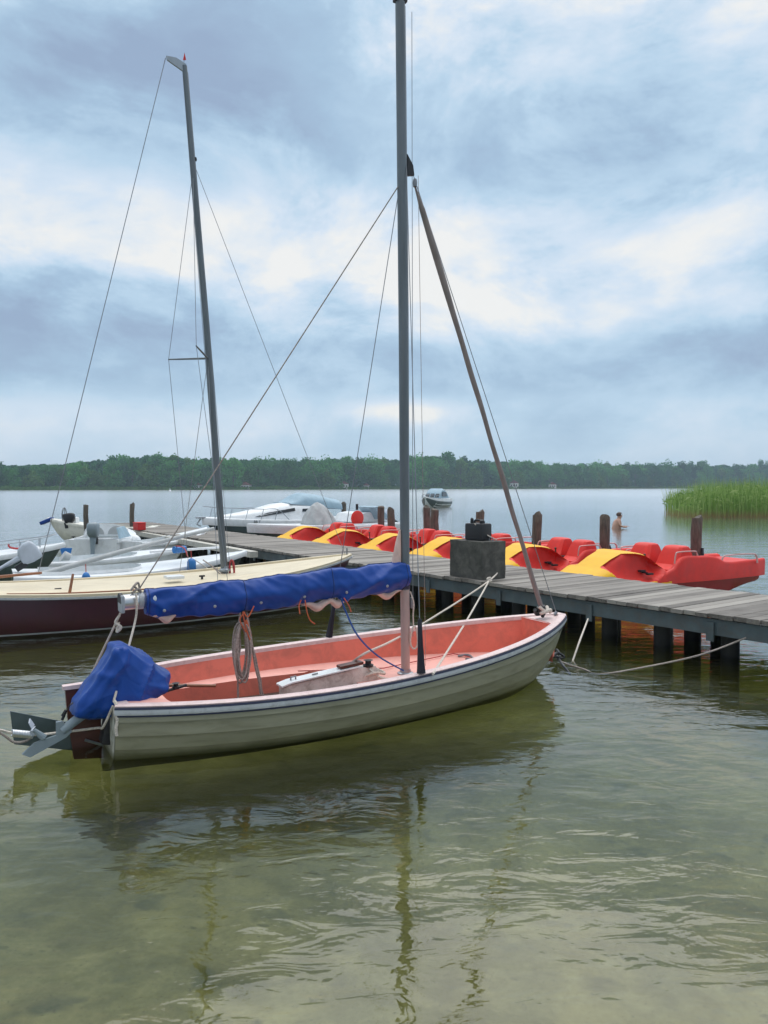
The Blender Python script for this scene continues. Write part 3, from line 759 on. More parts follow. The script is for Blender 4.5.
# mooring posts
POSTS = [(86, 505, 28.4, .10, 'left of the two far posts beyond the open white boats'), (132, 504, 29.9, .10, 'right of the two far posts, by the red box'),
         (344, 503.5, 31.7, .11, 'short post behind the grey tarpaulin'), (381, 507, 25.7, .125, 'left post of the pair left of the main mast'), (391, 509.5, 23.4, .125, 'right post of the pair left of the main mast'),
         (427, 508, 24.5, .13, 'left post of the pair below the anchored motorboat'), (435, 510, 22.5, .13, 'right post of the pair below the anchored motorboat'), (480, 512, 20.7, .125, 'post behind the black canister'),
         (537, 515, 18.6, .125, 'post behind the pedal boats left of the bather'), (605, 517, 17.4, .125, 'post beside the bather'), (697, 518, 16.8, .128, 'stout reddish post behind the nearest pedal boat')]
for i, (px, py, d, r_, w) in enumerate(POSTS):
    t = atd(px, py, d); top = t.z
    e = empty('mooring_post', (t.x, t.y, -2.5), rnd.random() * 6, 'round wooden mooring post, ' + w, 'post', 'wooden mooring posts')
    hh = top + 2.5; pts = []; rs = []
    for k in range(13):
        z = hh * k / 12; pts.append((.012 * math.sin(k * 1.3 + i), .012 * math.cos(k * 1.7 + i), z)); rs.append(r_ * .92 * (1.08 - .1 * k / 12) * (1 + .03 * math.sin(k * 2.1 + i)))
    pts.append((0, 0, hh + .012)); rs.append(r_ * .82)
    MB().tube(pts, rs, 14).build('shaft', M['wood_post'], e, 50)
    if i >= 7 or i == 4:
        MB().lathe([(.0, -.03), (r_ + .05, -.03), (r_ + .07, .0), (r_ + .05, .03), (r_, .03)], (0, 0, 2.5 + .62), 16).build('rope_ring', M['black'], e)
        MB().tube(polyrope([(r_, 0, 3.35), (r_ + .03, -.04, 3.2), (r_ + .10, -.06, 2.95), (r_ + .16, -.1, 2.8)]), .03, 6).build('hanging_line', M['black'], e)

# ================================================================== PINK AND SAGE SAILING DINGHY (nearest boat)
F1 = Frame((-2.404, 6.525), .515)
def quad(a, b, c): return lambda s: a * (1 - s) * (1 - 2 * s) + b * 4 * s * (1 - s) + c * s * (2 * s - 1)
H1 = Hull(5.17, interp([(0, .559), (.2, .894), (.4, .989), (.6, .916), (.75, .735), (.87, .5), (.95, .266), (1, .061)]), quad(.444, .469, .673), -.24,
          lambda s: 4.2 - 2.0 * s ** 2, strakes=6, lap=.016)
def dinghy():
    e = empty('sailing_dinghy', (F1.o[0], F1.o[1], 0), F1.yaw, 'small clinker sailing dinghy, pink inside and sage green outside, with blue boom cover', 'sailing boat')
    L = H1.L
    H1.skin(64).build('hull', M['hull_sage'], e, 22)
    H1.transom(.005).build('transom', M['transom_white'], e, 0)
    H1.sweep([(-.004, -.058), (.022, -.056), (.030, -.036), (.026, -.012), (-.004, -.010)], n=60).build('rubbing_strake', M['rail_white'], e, 40)
    H1.sweep([(-.004, -.010), (.030, -.0105), (.026, .004), (-.004, .004)], n=60).build('navy_stripe', M['trim_navy'], e, 40)
    H1.sweep([(-.004, -.074), (.014, -.073), (.014, -.060), (-.004, -.059)], n=60).build('lower_stripe', M['trim_navy'], e, 40)
    H1.sweep([(.012, .0045), (.018, .016), (.004, .026), (-.055, .026), (-.070, .018), (-.072, -.02), (-.064, -.03), (-.060, .004)], n=60).build('gunwale_cap', M['rail_pale'], e, 40)
    zb = .235
    # inner sides
    def inner(s, t): # t 0 gunwale, 1 bench level
        w = max(.0, H1.w(s) - .065); z0 = H1.z(s) + .006; z = z0 + (zb - z0) * t
        return Vector((s * L, max(0.0, w - .055 * t * min(1, w / .3)), z))
    mb = MB()
    ss = [.006 + (.955 - .006) * i / 50 for i in range(51)]
    for sg in (1, -1):
        mb.loft([[Vector((q.x, sg * q.y, q.z)) for q in [inner(s, t / 6) for t in range(7)]] for s in ss], False, False)
    # transom inside, bow bulkhead inside
    mb.loft([[Vector((.03, (2 * k / 8 - 1) * (H1.w(0) - .06), z)) for k in range(9)] for z in (H1.z(0), zb)], False, False)
    xb = .925
    mb.loft([[Vector((xb * L + .03 * (1 - abs(2 * k / 8 - 1)), (2 * k / 8 - 1) * (H1.w(xb) - .05), z)) for k in range(9)] for z in (H1.z(xb) + .02, zb - .02)], False, False)
    mb.build('inner_lining', M['boat_pink'], e, 50)
    # platform: fore deck (low), benches, aft seat, around the open well
    x1, x2 = .60, 2.42
    def wi(x): return inner(x / L, 1).y + .004
    mb = MB()
    def strip(xa, xb_, ya, yb, n=14, z=zb):
        mb.loft([[Vector((xa + (xb_ - xa) * i / n, ya(xa + (xb_ - xa) * i / n) * (1 - k / 6) + yb(xa + (xb_ - xa) * i / n) * k / 6, z)) for k in range(7)] for i in range(n + 1)], False, False)
    well = lambda x: min(.60, max(.0, .60 * math.sqrt(max(0, 1 - max(0, (x - (x2 - .3)) / .3) ** 2.2)))) if x > x2 - .3 else (.60 - .06 * abs(x - 1.5))
    strip(.03, x1, lambda x: -wi(x), lambda x: wi(x), 6)
    strip(x1, x2, lambda x: well(x), lambda x: wi(x), 30)
    strip(x1, x2, lambda x: -wi(x), lambda x: -well(x), 30)
    strip(x2, .95 * L, lambda x: -wi(x), lambda x: wi(x), 24)
    # fillet that catches the light where bench meets side
    mb.build('side_benches', M['deck_pink'], e, 50)
    mb = MB()
    N = 36; pts = [Vector((x1 + (x2 - x1) * i / N, well(x1 + (x2 - x1) * i / N), zb)) for i in range(N + 1)]
    loop = pts + [Vector((p.x, -p.y, p.z)) for p in pts[::-1]]
    mb.loft([[p for p in loop], [Vector((p.x, p.y * .96, .05)) for p in loop]], False, True)
    mb.build('well_sides', M['boat_pink'], e, 30)
    mb = MB(); mb.add([(x1 - .02, -.62, .055), (x2 + .02, -.62, .055), (x2 + .02, .62, .055), (x1 - .02, .62, .055)], [(0, 1, 2, 3)])
    for i in range(11): mb.box(((x1 + x2) / 2, -.5 + i * .1, .066), (x2 - x1 - .1, .07, .02))
    mb.build('floor_boards', M['sole_brown'], e, 0)
    # bow triangle
    deck_mesh(H1, .925, .992, .012, .0, .03, 10, 6).build('bow_deck', M['rail_pale'], e, 0)
    mb = MB(); mb.box((.06, 0, H1.z(0) + .012), (.10, 2 * H1.w(0) - .04, .025), bev=.008); mb.build('transom_cap', M['rail_pale'], e)
    # quarter decks at the stern corners
    mb = MB()
    for sg in (1, -1):
        pol = [(.02, sg * (H1.w(0) - .03)), (.42, sg * (H1.w(.08) - .05)), (.40, sg * (H1.w(.08) - .16)), (.15, sg * (H1.w(0) - .26)), (.02, sg * (H1.w(0) - .28))]
        mb.prism([(x, y, H1.z(0) + .006) for x, y in pol], (0, 0, .02))
    mb.build('quarter_deck', M['deck_pink'], e, 30)
    # keel trunk
    mb = MB()
    prof_ = [(1.62, .06), (1.62, .275), (1.70, .30), (2.45, .375), (2.62, .375), (2.66, .33), (2.66, .235)]
    bm_ = [Vector((x, -.02, z)) for x, z in prof_]
    mb.prism(bm_, (0, .105, 0)); mb.build('centreboard_case', M['board_white'], e, 0)
    MB().prism([(1.60, -.02, .287), (1.70, -.02, .315), (2.44, -.02, .387), (2.44, -.02, .399), (1.70, -.02, .329), (1.60, -.02, .303)], (0, .15, 0)).build('case_capping', M['gel_white'], e, 0)
    MB().box((2.36, -.02, .410), (.26, .10, .03), bev=.008, rot=Matrix.Rotation(-.08, 3, 'Y')).build('board_handle', M['mahogany'], e)
    for x in (1.72, 1.95): MB().tube([(x, -.02, .315), (x, -.02, .36), (x + .05, -.02, .365), (x + .05, -.02, .325)], .009, 6).build('shackle', M['steel_wire'], e)
    MB().lathe([(.05, 0), (.055, .02), (.03, .03), (.03, .06), (.05, .065), (.0, .07)], (2.55, -.05, .375), 14).build('cam_cleat', M['black'], e)
    MB().tube(polyrope([(2.50, -.1, .30), (2.58, -.16, .33), (2.70, -.12, .30), (2.66, -.04, .33), (2.55, -.08, .36), (2.62, -.18, .28), (2.75, -.2, .25)]), .016, 6).build('rope_knot', M['rope_white'], e)
    p = F1.pl(271, 695, -.93)
    def fit(px, py, yl, sz, nm='cleat', m='black'):
        q = F1.pl(px, py, yl); MB().box(q, sz, bev=min(sz) * .25).build(nm, M[m], e)
    fit(306.5, 694, -.86, (.10, .06, .035))
    q = F1.pl(382, 679, -.72)
    MB().lathe([(.0, 0), (.085, 0), (.09, .03), (.07, .075), (.0, .10)], (q.x, q.y, zb), 18).build('ball_block', M['black'], e)
    MB().lathe([(.05, 0), (.05, .03), (.025, .045), (.025, .08), (.0, .09)], (F1.pl(348, 667, .2).x, .25, zb + .0), 12).build('fairlead', M['black'], e)
    # thin control line across the fore deck
    MB().tube([F1.pl(298, 671, .5) * 1 + Vector((0, 0, 0)), (2.9, .25, zb + .02), F1.loc(at(453, 653.5, zb + .02)), F1.loc(at(470, 657, zb + .02))], .006, 5).build('control_line', M['rope_red'], e)
    MB().tube(polyrope([F1.loc(at(458, 656, zb + .012)), F1.loc(at(468, 655, zb + .03)), F1.loc(at(473, 659, zb + .012)), F1.loc(at(466, 659, zb + .03))]), .014, 6).build('deck_cleat', M['steel_wire'], e)
    # mast
    MB().tube([(3.02, 0, zb), (3.01, 0, 1.4), (2.99, 0, 4), (2.95, 0, 7.10)], [.044, .046, .050, .050], 20).build('mast', M['alloy_dark'], e, 60)
    MB().tube([(3.021, 0, zb + .05), (3.012, 0, 1.12)], [.0465, .0480], 20).build('mast_reflection', M['mast_reflect_tint'], e, 60)  # beige tube added to colour the pink interior's reflection onto the lower mast
    MB().tube([(3.064, 0, zb + .3), (3.058, 0, 1.4), (3.044, 0, 4), (3.004, 0, 7.08)], .010, 6).build('mast_track', M['alloy'], e)
    MB().box((2.95, 0, 7.125), (.13, .09, .05), bev=.012).build('mast_cap', M['black'], e)
    MB().lathe([(.085, 0), (.085, .012), (.06, .02), (.055, .05)], (3.02, 0, zb), 18).build('mast_step', M['alloy'], e)
    MB().lathe([(.052, 0), (.056, .01), (.056, .14), (.052, .15)], (3.012, 0, 1.13), 18).build('gooseneck_band', M['trim_navy'], e)
    MB().prism([(3.03, 0, 5.60), (3.10, 0, 5.50), (3.115, 0, 5.40), (3.03, 0, 5.38)], (0, .03, 0)).build('hound_bracket', M['black'], e)
    MB().lathe([(.02, -.04), (.024, 0), (.018, .04)], (3.13, 0, 5.33), 10).build('hound_shackle', M['steel_wire'], e)
    # boom
    MB().tube([(2.97, 0, 1.27), (.46, 0, 1.21), (.44, 0, 1.205), (.17, 0, 1.195)], [.045, .045, .068, .068], 20).build('boom', M['alloy_bright'], e, 60)
    MB().tube([(.17, 0, 1.195), (.145, 0, 1.194)], .085, 18).build('boom_cap', M['black'], e, 60)
    MB().tube([(.34, 0, 1.20), (.30, 0, 1.20)], .073, 18).build('boom_band', M['far_metal'], e, 60)
    MB().box((.16, -.01, 1.19), (.03, .17, .15), bev=.01).build('boom_end_plate', M['far_metal'], e)
    # boom cover: a sagging sleeve with diagonal folds
    rings = []; NS = 220
    top = interp_lin([(0, 1.285), (.15, 1.30), (.35, 1.325), (.55, 1.345), (.72, 1.375), (.78, 1.36), (.84, 1.40), (.96, 1.405), (1, 1.37)])
    bot = interp_lin([(0, 1.09), (.05, 1.055), (.20, 1.035), (.30, 1.03), (.50, 1.05), (.63, 1.085), (.70, 1.10), (.73, 1.065), (.80, 1.105), (.9, 1.12), (.97, 1.12), (1, 1.17)])
    for i in range(NS + 1):
        t = i / NS; x = .36 + (3.02 - .36) * t; zt = top(t); zb_ = bot(t); cz = (zt + zb_) / 2; hz = (zt - zb_) / 2
        ring = []
        for k in range(56):
            a = 2 * math.pi * k / 56; ca, sa = math.cos(a), math.sin(a)
            wy = .084 + .035 * smoothstep(.7, 1, t)
            # teardrop: fuller at the top, thin skirt below
            yy = math.copysign(abs(ca) ** .8, ca) * wy * (.62 + .38 * (1 - max(0, sa)) if sa > 0 else 1.0 - .35 * max(0, -sa) ** 1.5) * (1.05 if sa < .3 else 1); z = cz + sa * hz
            f = noise.noise(Vector((x * 3.2 + z * 4.2, a * .7, 1.3)))
            rg = 1 - abs(noise.noise(Vector((x * 2.6 - z * 4.5, a * .35, 7.7)))) * 2
            g2 = noise.noise(Vector((x * 14, z * 8, a)))
            cre = -abs(noise.noise(Vector((x * 7.5 + z * 9, a * .4 + x, 3.1)))) * 2 + .5
            gath = 0
            for xg in (.44, .80, 1.28, 1.82, 2.36): gath -= .014 * math.exp(-((x - xg) / .035) ** 2)
            disp = .020 * f + .036 * (max(0, rg) ** 2.0) + .010 * cre + .004 * g2 + gath
            yy += math.copysign(1, ca) * disp * abs(ca) ** .5; z += disp * .55 * sa - .012 * max(0, -sa) * math.sin(x * 17) ** 2
            ring.append(Vector((x, yy, z)))
        rings.append(ring)
    bc = MB().loft(rings, True).build('boom_cover', M['tarp_blue'], e, 60)
    sm = MB()
    for i in (2, 74, 148, 217): sm.tube([p * 1 for p in rings[i]] + [rings[i][0] * 1], .0055, 5, cap=False)
    sm.tube([Vector((r_[14].x, r_[14].y, r_[14].z + .002)) for r_ in rings], .005, 5)
    sm.build('seam', M['tarp_seam'], bc, 60)
    ey = MB()
    for i in (12, 50, 86, 122, 160, 196):
        for k in (32, 52):
            p_ = rings[i][k % 56]; ey.lathe([(.011, -.004), (.015, 0), (.011, .004)], p_ + Vector((0, -.004, .0)), 10, (0, 1, 0))
    ey.build('eyelet', M['alloy'], bc, 60)
    # folds of sail hanging out below the cover
    for xa, xb2, dz in ((1.84, 2.16, 1.02), (2.62, 2.95, 1.08), (2.10, 2.34, 1.035), (.42, .66, 1.03)):
        rr = []
        for i in range(15):
            t = i / 14; x = xa + (xb2 - xa) * t; w_ = .038 * max(0, math.sin(math.pi * t)) ** .6 + .004
            zc = dz + .03 - .02 * math.sin(math.pi * t) + (.02 * math.sin(t * 9))
            rr.append([Vector((x, .05 * math.cos(2 * math.pi * k / 12), zc + w_ * math.sin(2 * math.pi * k / 12))) for k in range(12)])
        MB().loft(rr).build('sail_fold', M['sail_beige'], e, 60)
    # lashings
    def orange(pts): MB().tube(polyrope(pts), .006, 5).build('lashing', M['rope_orange'], e)
    b = F1.pl
    orange([b(254, 606, -.1), b(248, 617, -.11), b(243, 612, -.1), b(246, 628, -.1), b(250, 640, -.1)])
    orange([b(245, 612, -.1), b(240, 620, -.1), b(246, 632, -.1)])
    orange([b(301, 600, -.1), b(299, 606, -.1), b(300, 614, -.12)])
    orange([b(305, 600, -.1), b(307, 612, -.1), b(310, 620, -.1), b(315, 624, -.1)])
    orange([b(344, 598, -.1), b(349, 606, -.1), b(351, 612, -.1)])
    # luff of the sail up at the mast
    rr = []
    for i in range(16):
        t = i / 15; z = 1.36 + t * .38; w_ = .055 * (1 - t) ** .7 + .006; cx = 2.90 + .05 * t
        rr.append([Vector((cx + w_ * math.cos(2 * math.pi * k / 10), .045 * (1 - .7 * t) * math.sin(2 * math.pi * k / 10), z + .01 * math.sin(k * 2 + t * 9))) for k in range(10)])
    MB().loft(rr).build('sail_head', M['sail_beige'], e, 60)
    # standing rigging
    hd = (3.02, 0, 5.45)
    def wire(a, b_, r_=.0042, nm='shroud', m='steel_wire'): return MB().tube([a, b_], r_, 6).build(nm, M[m], e)
    for sg in (-1, 1):
        c = (2.60, sg * .975, .475)
        wire((3.0, sg * .045, 5.45), c, .0042)
        hsl = .50 if sg < 0 else .44
        d = (Vector((3.0, sg * .045, 5.45)) - Vector(c)).normalized(); base = Vector(c) + Vector((0, 0, .02))
        MB().tube([base, base + d * .05, base + d * .25, base + d * hsl * .96, base + d * hsl], [.058, .052, .036, .028, .008], 12, flat=.6).build('shroud_boot', M['black_cloth'], e, 60)
    wire((3.07, 0, 5.50), (5.10, 0, .70), .0042, 'forestay')
    wire((2.99, 0, 5.35), (.30, 0, 1.285), .0062, 'topping_lift', 'rope_grey')
    wire((3.09, .0, 7.05), (3.10, -.02, .62), .0032, 'halyard')
    wire((3.15, -.03, 5.4), (3.24, -.05, .30), .0026, 'halyard', 'rope_grey')
    # furled jib
    a, c = Vector((3.13, 0, 5.30)), Vector((4.86, 0, .80)); pts = []; rs = []
    for i in range(40):
        t = i / 39; p = a.lerp(c, t); pts.append(p + Vector((.0025 * math.sin(t * 40), .0025 * math.cos(t * 33), 0)))
        rs.append(.009 + .025 * smoothstep(0, .06, t) * (1 - .30 * smoothstep(.1, .5, t)) - .002 * math.sin(t * 25))
    MB().tube(pts, rs, 12).build('furled_jib', M['jib_sleeve'], e, 60)
    MB().tube([c, c + (c - a).normalized() * .07], [.05, .045], 14).build('furling_drum', M['black'], e)
    MB().tube(polyrope([(4.82, -.02, .80), (4.90, -.05, .74), (4.98, .03, .78), (4.92, .05, .72), (4.84, -.04, .73), (4.95, -.06, .76), (5.0, 0, .72)]), .020, 7).build('tack_lashing', M['rope_white'], e)
    MB().tube(polyrope([(4.80, .03, .76), (4.86, .07, .70), (4.92, .02, .72), (4.86, -.03, .69)]), .022, 7).build('tack_lashing', M['black'], e)
    MB().tube([(5.07, 0, .685), (5.10, 0, .72)], .018, 8).build('stay_plate', M['steel_wire'], e)
    # halyard coil on the mast
    pts = []
    for i in range(90):
        a_ = i / 90 * 2 * math.pi * 5; pts.append(Vector((3.09 + .045 * math.cos(a_) + .003 * math.sin(i), -.06 + .012 * math.sin(i * .7), .62 + .12 * math.sin(a_))))
    MB().tube(pts, .0085, 6).build('halyard_coil', M['rope_white'], e)
    MB().tube(polyrope([(3.09, -.05, .72), (3.08, -.055, .85), (3.09, -.05, .98), (3.06, -.03, 1.1)]), .007, 6).build('halyard_tail', M['rope_white'], e)
    MB().box((3.085, -.02, .98), (.03, .03, .12), bev=.008).build('horn_cleat', M['alloy'], e)
    # mainsheet: tackle falls and coil under the boom
    def fall(pa, pb, r_=.010, m='rope_grey'): MB().tube(rope_pts(pa, pb, 0, 20, .012), r_, 6).build('mainsheet_fall', M[m], e)
    x0 = 1.24
    fall((x0 - .02, -.02, 1.04), (x0 - .06, -.05, .08)); fall((x0 + .03, -.03, 1.02), (x0 + .20, -.04, .08), .012); fall((x0 + .05, .02, 1.02), (x0 + .24, .02, .08), .010)
    pts = []
    for i in range(170):
        a_ = i / 170 * 2 * math.pi * 8
        pts.append(Vector((x0 - .02 + .062 * math.cos(a_) + .02 * math.sin(i * .11), -.06 + .03 * math.sin(i * .37), .66 + .26 * math.sin(a_) + .02 * math.sin(i * .05))))
    MB().tube(pts, .0095, 6).build('mainsheet_coil', M['rope_grey'], e)
    MB().box((x0 + .01, -.03, 1.0), (.05, .04, .10), bev=.012).build('boom_block', M['black'], e)
    MB().tube([(x0 + .02, -.03, .98), (x0 + .06, -.05, .80)], .018, 8).build('coil_gasket', M['rope_orange'], e)
    # blue vang line
    MB().tube(polyrope([b(341, 598, -.05), b(346, 612, -.05), b(358, 636, -.05), b(378, 656, -.03), (3.0, -.03, zb + .03)]), .009, 6).build('vang_line', M['rope_blue'], e)
    # boom end knot and falls to the quarters
    kn = Vector((.28, 0, 1.27))
    MB().tube(polyrope([kn + Vector(v) for v in [(-.03, 0, .0), (.02, -.03, .04), (.05, .02, .0), (0, .03, .05), (-.04, -.02, .03), (.02, 0, .09), (.04, .01, .03)]]), .010, 6).build('boom_end_knot', M['rope_grey'], e)
    MB().tube(polyrope([(.27, -.075, 1.27), (.27, -.10, 1.17), (.24, -.12, 1.0), b(114, 700, -.50)]), .010, 6).build('quarter_line', M['rope_white'], e)
    MB().tube(polyrope([(.16, .04, 1.12), (.14, .05, 1.05), b(88, 681, .35)]), .010, 6).build('quarter_line', M['rope_white'], e)
    MB().tube(polyrope([(.15, .03, 1.08), (.12, .05, 1.02), (.16, .02, .98), (.13, .04, .94), (.15, .06, 1.02)]), .012, 6).build('line_knot', M['rope_white'], e)
    k2 = b(114, 703, -.52)
    MB().tube(polyrope([k2 + Vector(v) for v in [(0, 0, .02), (.012, -.03, -.01), (.0, -.045, -.06), (.014, -.05, -.13), (.004, -.05, -.19), (.010, -.05, -.25)]]), .014, 6).build('quarter_knot', M['rope_white'], e)
    # rudder
    rh = MB(); rh.prism([(-.30, 0, .50), (-.02, 0, .50), (-.02, 0, .10), (-.005, 0, -.12), (-.24, 0, -.09), (-.28, 0, .22)], (0, .055, 0)); r1 = rh.build('rudder', M['mahogany'], e, 0)
    MB().prism([(-.32, 0, .505), (-.02, 0, .505), (-.02, 0, .545), (-.32, 0, .535)], (0, .075, 0)).build('rudder_head', M['rail_pale'], r1, 0)
    b1 = [F1.pl(10, 711), F1.pl(76, 724), F1.pl(80, 751), F1.pl(14, 744)]
    MB().prism(b1, (0, .018, 0)).build('rudder_blade', M['blade_grey'], r1, 0)
    MB().tube([F1.pl(85, 740, -.04), F1.pl(106, 746, -.04)], .012, 6).build('pintle', M['alloy'], r1)
    MB().tube([(-.12, 0, .49), (.25, -.03, .475), (.95, -.12, .40)], [.024, .022, .016], 10, flat=.8).build('tiller', M['varnished'], e)
    q = F1.pl(176, 694, -.2)
    MB().lathe([(.03, 0), (.035, .02), (.02, .03), (.02, .045), (.035, .05), (.0, .055)], (q.x, q.y, .44), 12).build('tiller_fitting', M['black'], e)
    MB().tube([(q.x - .09, q.y - .03, .44), (q.x + .1, q.y + .04, .45)], .014, 8).build('tiller_fitting', M['black'], e)
    # outboard, tilted up, under its blue cover
    yo = -.24
    m0 = b(84, 714, yo); m1 = b(62, 731, yo); m2 = b(24, 752, yo)
    up = b(130, 660, yo)
    mot = MB(); mot.tube([up, b(105, 698, yo), m0], [.09, .07, .040], 12).tube([m0, m1], [.040, .036], 12)
    mo = mot.build('outboard_motor', M['motor_grey'], e, 60)
    MB().prism([b(56, 722, yo), b(62, 721, yo), b(72, 731, yo), b(66, 737, yo), b(30, 757, yo), b(22, 754, yo), b(34, 743, yo), b(56, 735, yo)], (0, .03, 0)).build('gear_leg', M['motor_grey'], mo, 30)
    MB().tube([b(44, 738, yo), b(34, 730, yo)], [.03, .016], 10).build('gearcase', M['motor_grey'], mo)
    mbp = MB()
    for k in range(3):
        a_ = k * 2.094 + .4; c_ = b(32, 729, yo)
        mbp.prism([c_, c_ + Vector((.02, math.cos(a_) * .05, math.sin(a_) * .05)), c_ + Vector((-.01, math.cos(a_ + .5) * .09, math.sin(a_ + .5) * .09)), c_ + Vector((-.02, math.cos(a_ + .8) * .05, math.sin(a_ + .8) * .05))], (.008, 0, 0))
    mbp.build('propeller', M['motor_silver'], mo, 0)
    MB().box(b(109, 728, yo - .03), (.10, .16, .24), bev=.015, rot=Matrix.Rotation(.2, 3, 'Y')).build('clamp_bracket', M['black'], mo)
    MB().tube([b(64, 715, yo), b(70, 705, yo), b(76, 700, yo + .05)], .006, 5).build('tilt_line', M['black'], mo)
    MB().tube(polyrope([b(62, 716, yo), b(66, 710, yo), b(62, 720, yo)]), .012, 5).build('line_toggle', M['black'], mo)
    # cover
    out = [(72, 712), (74, 701), (90, 680), (104, 658), (112, 645), (121, 643), (133, 648), (150, 661), (166, 673), (163, 684), (152, 692), (151, 702), (128, 704), (104, 714), (86, 716)]
    P = [b(x, y, yo) for x, y in out]; cen = sum(P, Vector()) / len(P)
    bm = bmesh.new(); rings = []
    for oy, sc in ((-.21, .28), (-.20, .60), (-.155, .88), (-.05, 1.0), (.08, 1.0), (.17, .86), (.21, .5), (.215, .25)):
        rings.append([bm.verts.new(cen + (p - cen) * sc + Vector((0, oy * (1.0 if p.z > cen.z - .05 else 1.08), 0))) for p in P])
    n = len(P)
    for i in range(len(rings) - 1):
        for k in range(n): bm.faces.new([rings[i][k], rings[i][(k + 1) % n], rings[i + 1][(k + 1) % n], rings[i + 1][k]])
    bm.faces.new(rings[0]); bm.faces.new(rings[-1][::-1])
    bmesh.ops.recalc_face_normals(bm, faces=bm.faces[:])
    bmesh.ops.subdivide_edges(bm, edges=bm.edges[:], cuts=7, use_grid_fill=True, smooth=.04)
    bm.normal_update()
    for v in bm.verts:
        q = v.co * 1.0; ax_ = (q.x * .66 + q.z * .75); cr = (q.x * .75 - q.z * .66)
        rg = (1 - 2.2 * abs(noise.noise(Vector((cr * 4.2, ax_ * 1.2, q.y * 2.5)))))
        rg2 = (1 - 2.2 * abs(noise.noise(Vector((cr * 2 + 9, ax_ * 4.5, q.y * 3)))))
        v.co += v.normal * (.036 * max(0, rg) ** 2.2 + .020 * max(0, rg2) ** 2.0 + .003 * noise.noise(q * 22))
    me = bpy.data.meshes.new('motor_cover'); bm.to_mesh(me); bm.free(); me.materials.append(M['tarp_blue']); me.polygons.foreach_set('use_smooth', [True] * len(me.polygons)); me.set_sharp_from_angle(angle=R(50))
    o = bpy.data.objects.new('motor_cover', me); COL.objects.link(o); o.parent = mo
    # lettering on the bow, half readable
    hull_text(H1, 'TEN', .085, .952, .15, M['black'], e, -1, 1.15)
    return e
dinghy()

# ------------------------------------------------------------------ lines of the dinghy
W1 = F1.world
def wrope(nm, pts, r_, m, label, cat='rope', sub=8, group=None):
    o = MB().tube(polyrope(pts, sub), r_, 6).build(nm, M[m], None, 60); return tag(o, label, cat, group)
cl = at(503, 568, DZ) ; cl.z = DZ + .06
fork = W1(F1.pl(489, 581, .55)); 
fork = cl.lerp(at(365, 655, .26), .22); fork = atd(489, 581, cl.y - .55)
EA, EB = at(364, 654, .50), at(433, 674, .49)
def vpl(px, py, A, B):
    r = ray(px, py); nx, ny = (B - A).y, -(B - A).x
    t = (A.x * nx + A.y * ny) / (r.x * nx + r.y * ny); return Vector((r.x * t, r.y * t, CAMH + r.z * t))
fork = vpl(489, 581, cl, EB)
wrope('bow_line', [cl, fork, vpl(429, 620, cl, EA), vpl(392, 641, cl, EA), EA, at(348, 666, .33)], .013, 'rope_white', 'pale rope from the concrete block running left past the mast to the dinghy side bench')
wrope('bow_line', [fork, vpl(467, 620, cl, EB), EB], .013, 'rope_white', 'pale rope branching down from the block line to the dinghy fore deck')
MB_ = MB().tube(polyrope([fork + Vector(v) for v in [(-.03, 0, -.04), (.03, -.02, .0), (-.02, .02, .03), (.03, 0, .05)]]), .022, 6)
tag(MB_.build('rope_knot', M['rope_white'], None), 'knot where the two pale bow ropes meet below the concrete block', 'knot')
wrope('mooring_line', [at(550, 652, .06), at(562, 662, .02), at(583, 669, .0), at(600, 674, -.01), at(640, 668, .05), at(700, 655, .18), at(748, 637, .36)], .011, 'rope_grey', 'long grey mooring rope dipping to the water between the dinghy bow and the jetty')
wrope('mooring_line', [at(588, 619, .34), at(580, 640, .2), at(573, 660, .0), at(571, 664, -.05)], .012, 'rope_white', 'short pale rope hanging from the jetty beam into the water', )
wrope('mooring_line', [at(549, 651, .1), at(556, 655, .07), at(562, 664, .03), at(570, 674, -.02)], .016, 'black', 'black rope end slanting into the water under the dinghy bow')
wrope('rope_tangle', [at(551, 653, .07), at(557, 650, .12), at(560, 657, .06), at(553, 656, .1), at(558, 653, .12), at(564, 657, .07), at(557, 659, .05)], .017, 'black', 'black tangle of line floating beside the dinghy bow', 'rope')
q = at(747, 636, .36)
wrope('rope_tangle', [q + Vector(v) for v in [(-.04, 0, 0), (.0, -.03, .04), (.05, 0, .01), (.02, .03, -.03), (-.03, 0, .03), (.03, -.02, -.02)]], .018, 'rope_grey', 'lump of grey rope tied to the jetty beam near the right edge', 'rope')
s0 = F1.pl(100, 728, -.3)
dS = W1(s0).y
sp0, sp1 = atd(33, 735, dS - .15), atd(12, 733, dS - .25)
wrope('stern_line', [W1(F1.pl(113, 706, -.5)), W1(F1.pl(103, 727, -.42)), atd(97, 728, dS), atd(60, 732.5, dS - .08), sp0, sp1, atd(0, 730, dS - .3), atd(-40, 722, dS - .5)], .010, 'rope_white', 'pale stern rope of the dinghy leading out of the picture on the left')
wrope('stern_line', [sp0, atd(26, 741, dS - .17), atd(14, 742, dS - .2), atd(5, 736, dS - .25), atd(-6, 729, dS - .3)], .010, 'rope_grey', 'slack loop of rope hanging under the mooring spring')
def spring():
    a, b_ = sp1, sp0; pts = []; ax = (b_ - a); u = ax.normalized(); v1 = u.orthogonal().normalized(); v2 = u.cross(v1)
    for i in range(180):
        t = i / 179; an = t * 2 * math.pi * 13; pts.append(a + ax * t + (v1 * math.cos(an) + v2 * math.sin(an)) * .024)
    tag(MB().tube(pts, .0065, 6).build('mooring_spring', M['alloy_bright'], None, 60), 'coiled steel snubber spring on the stern rope of the dinghy', 'spring')
spring()

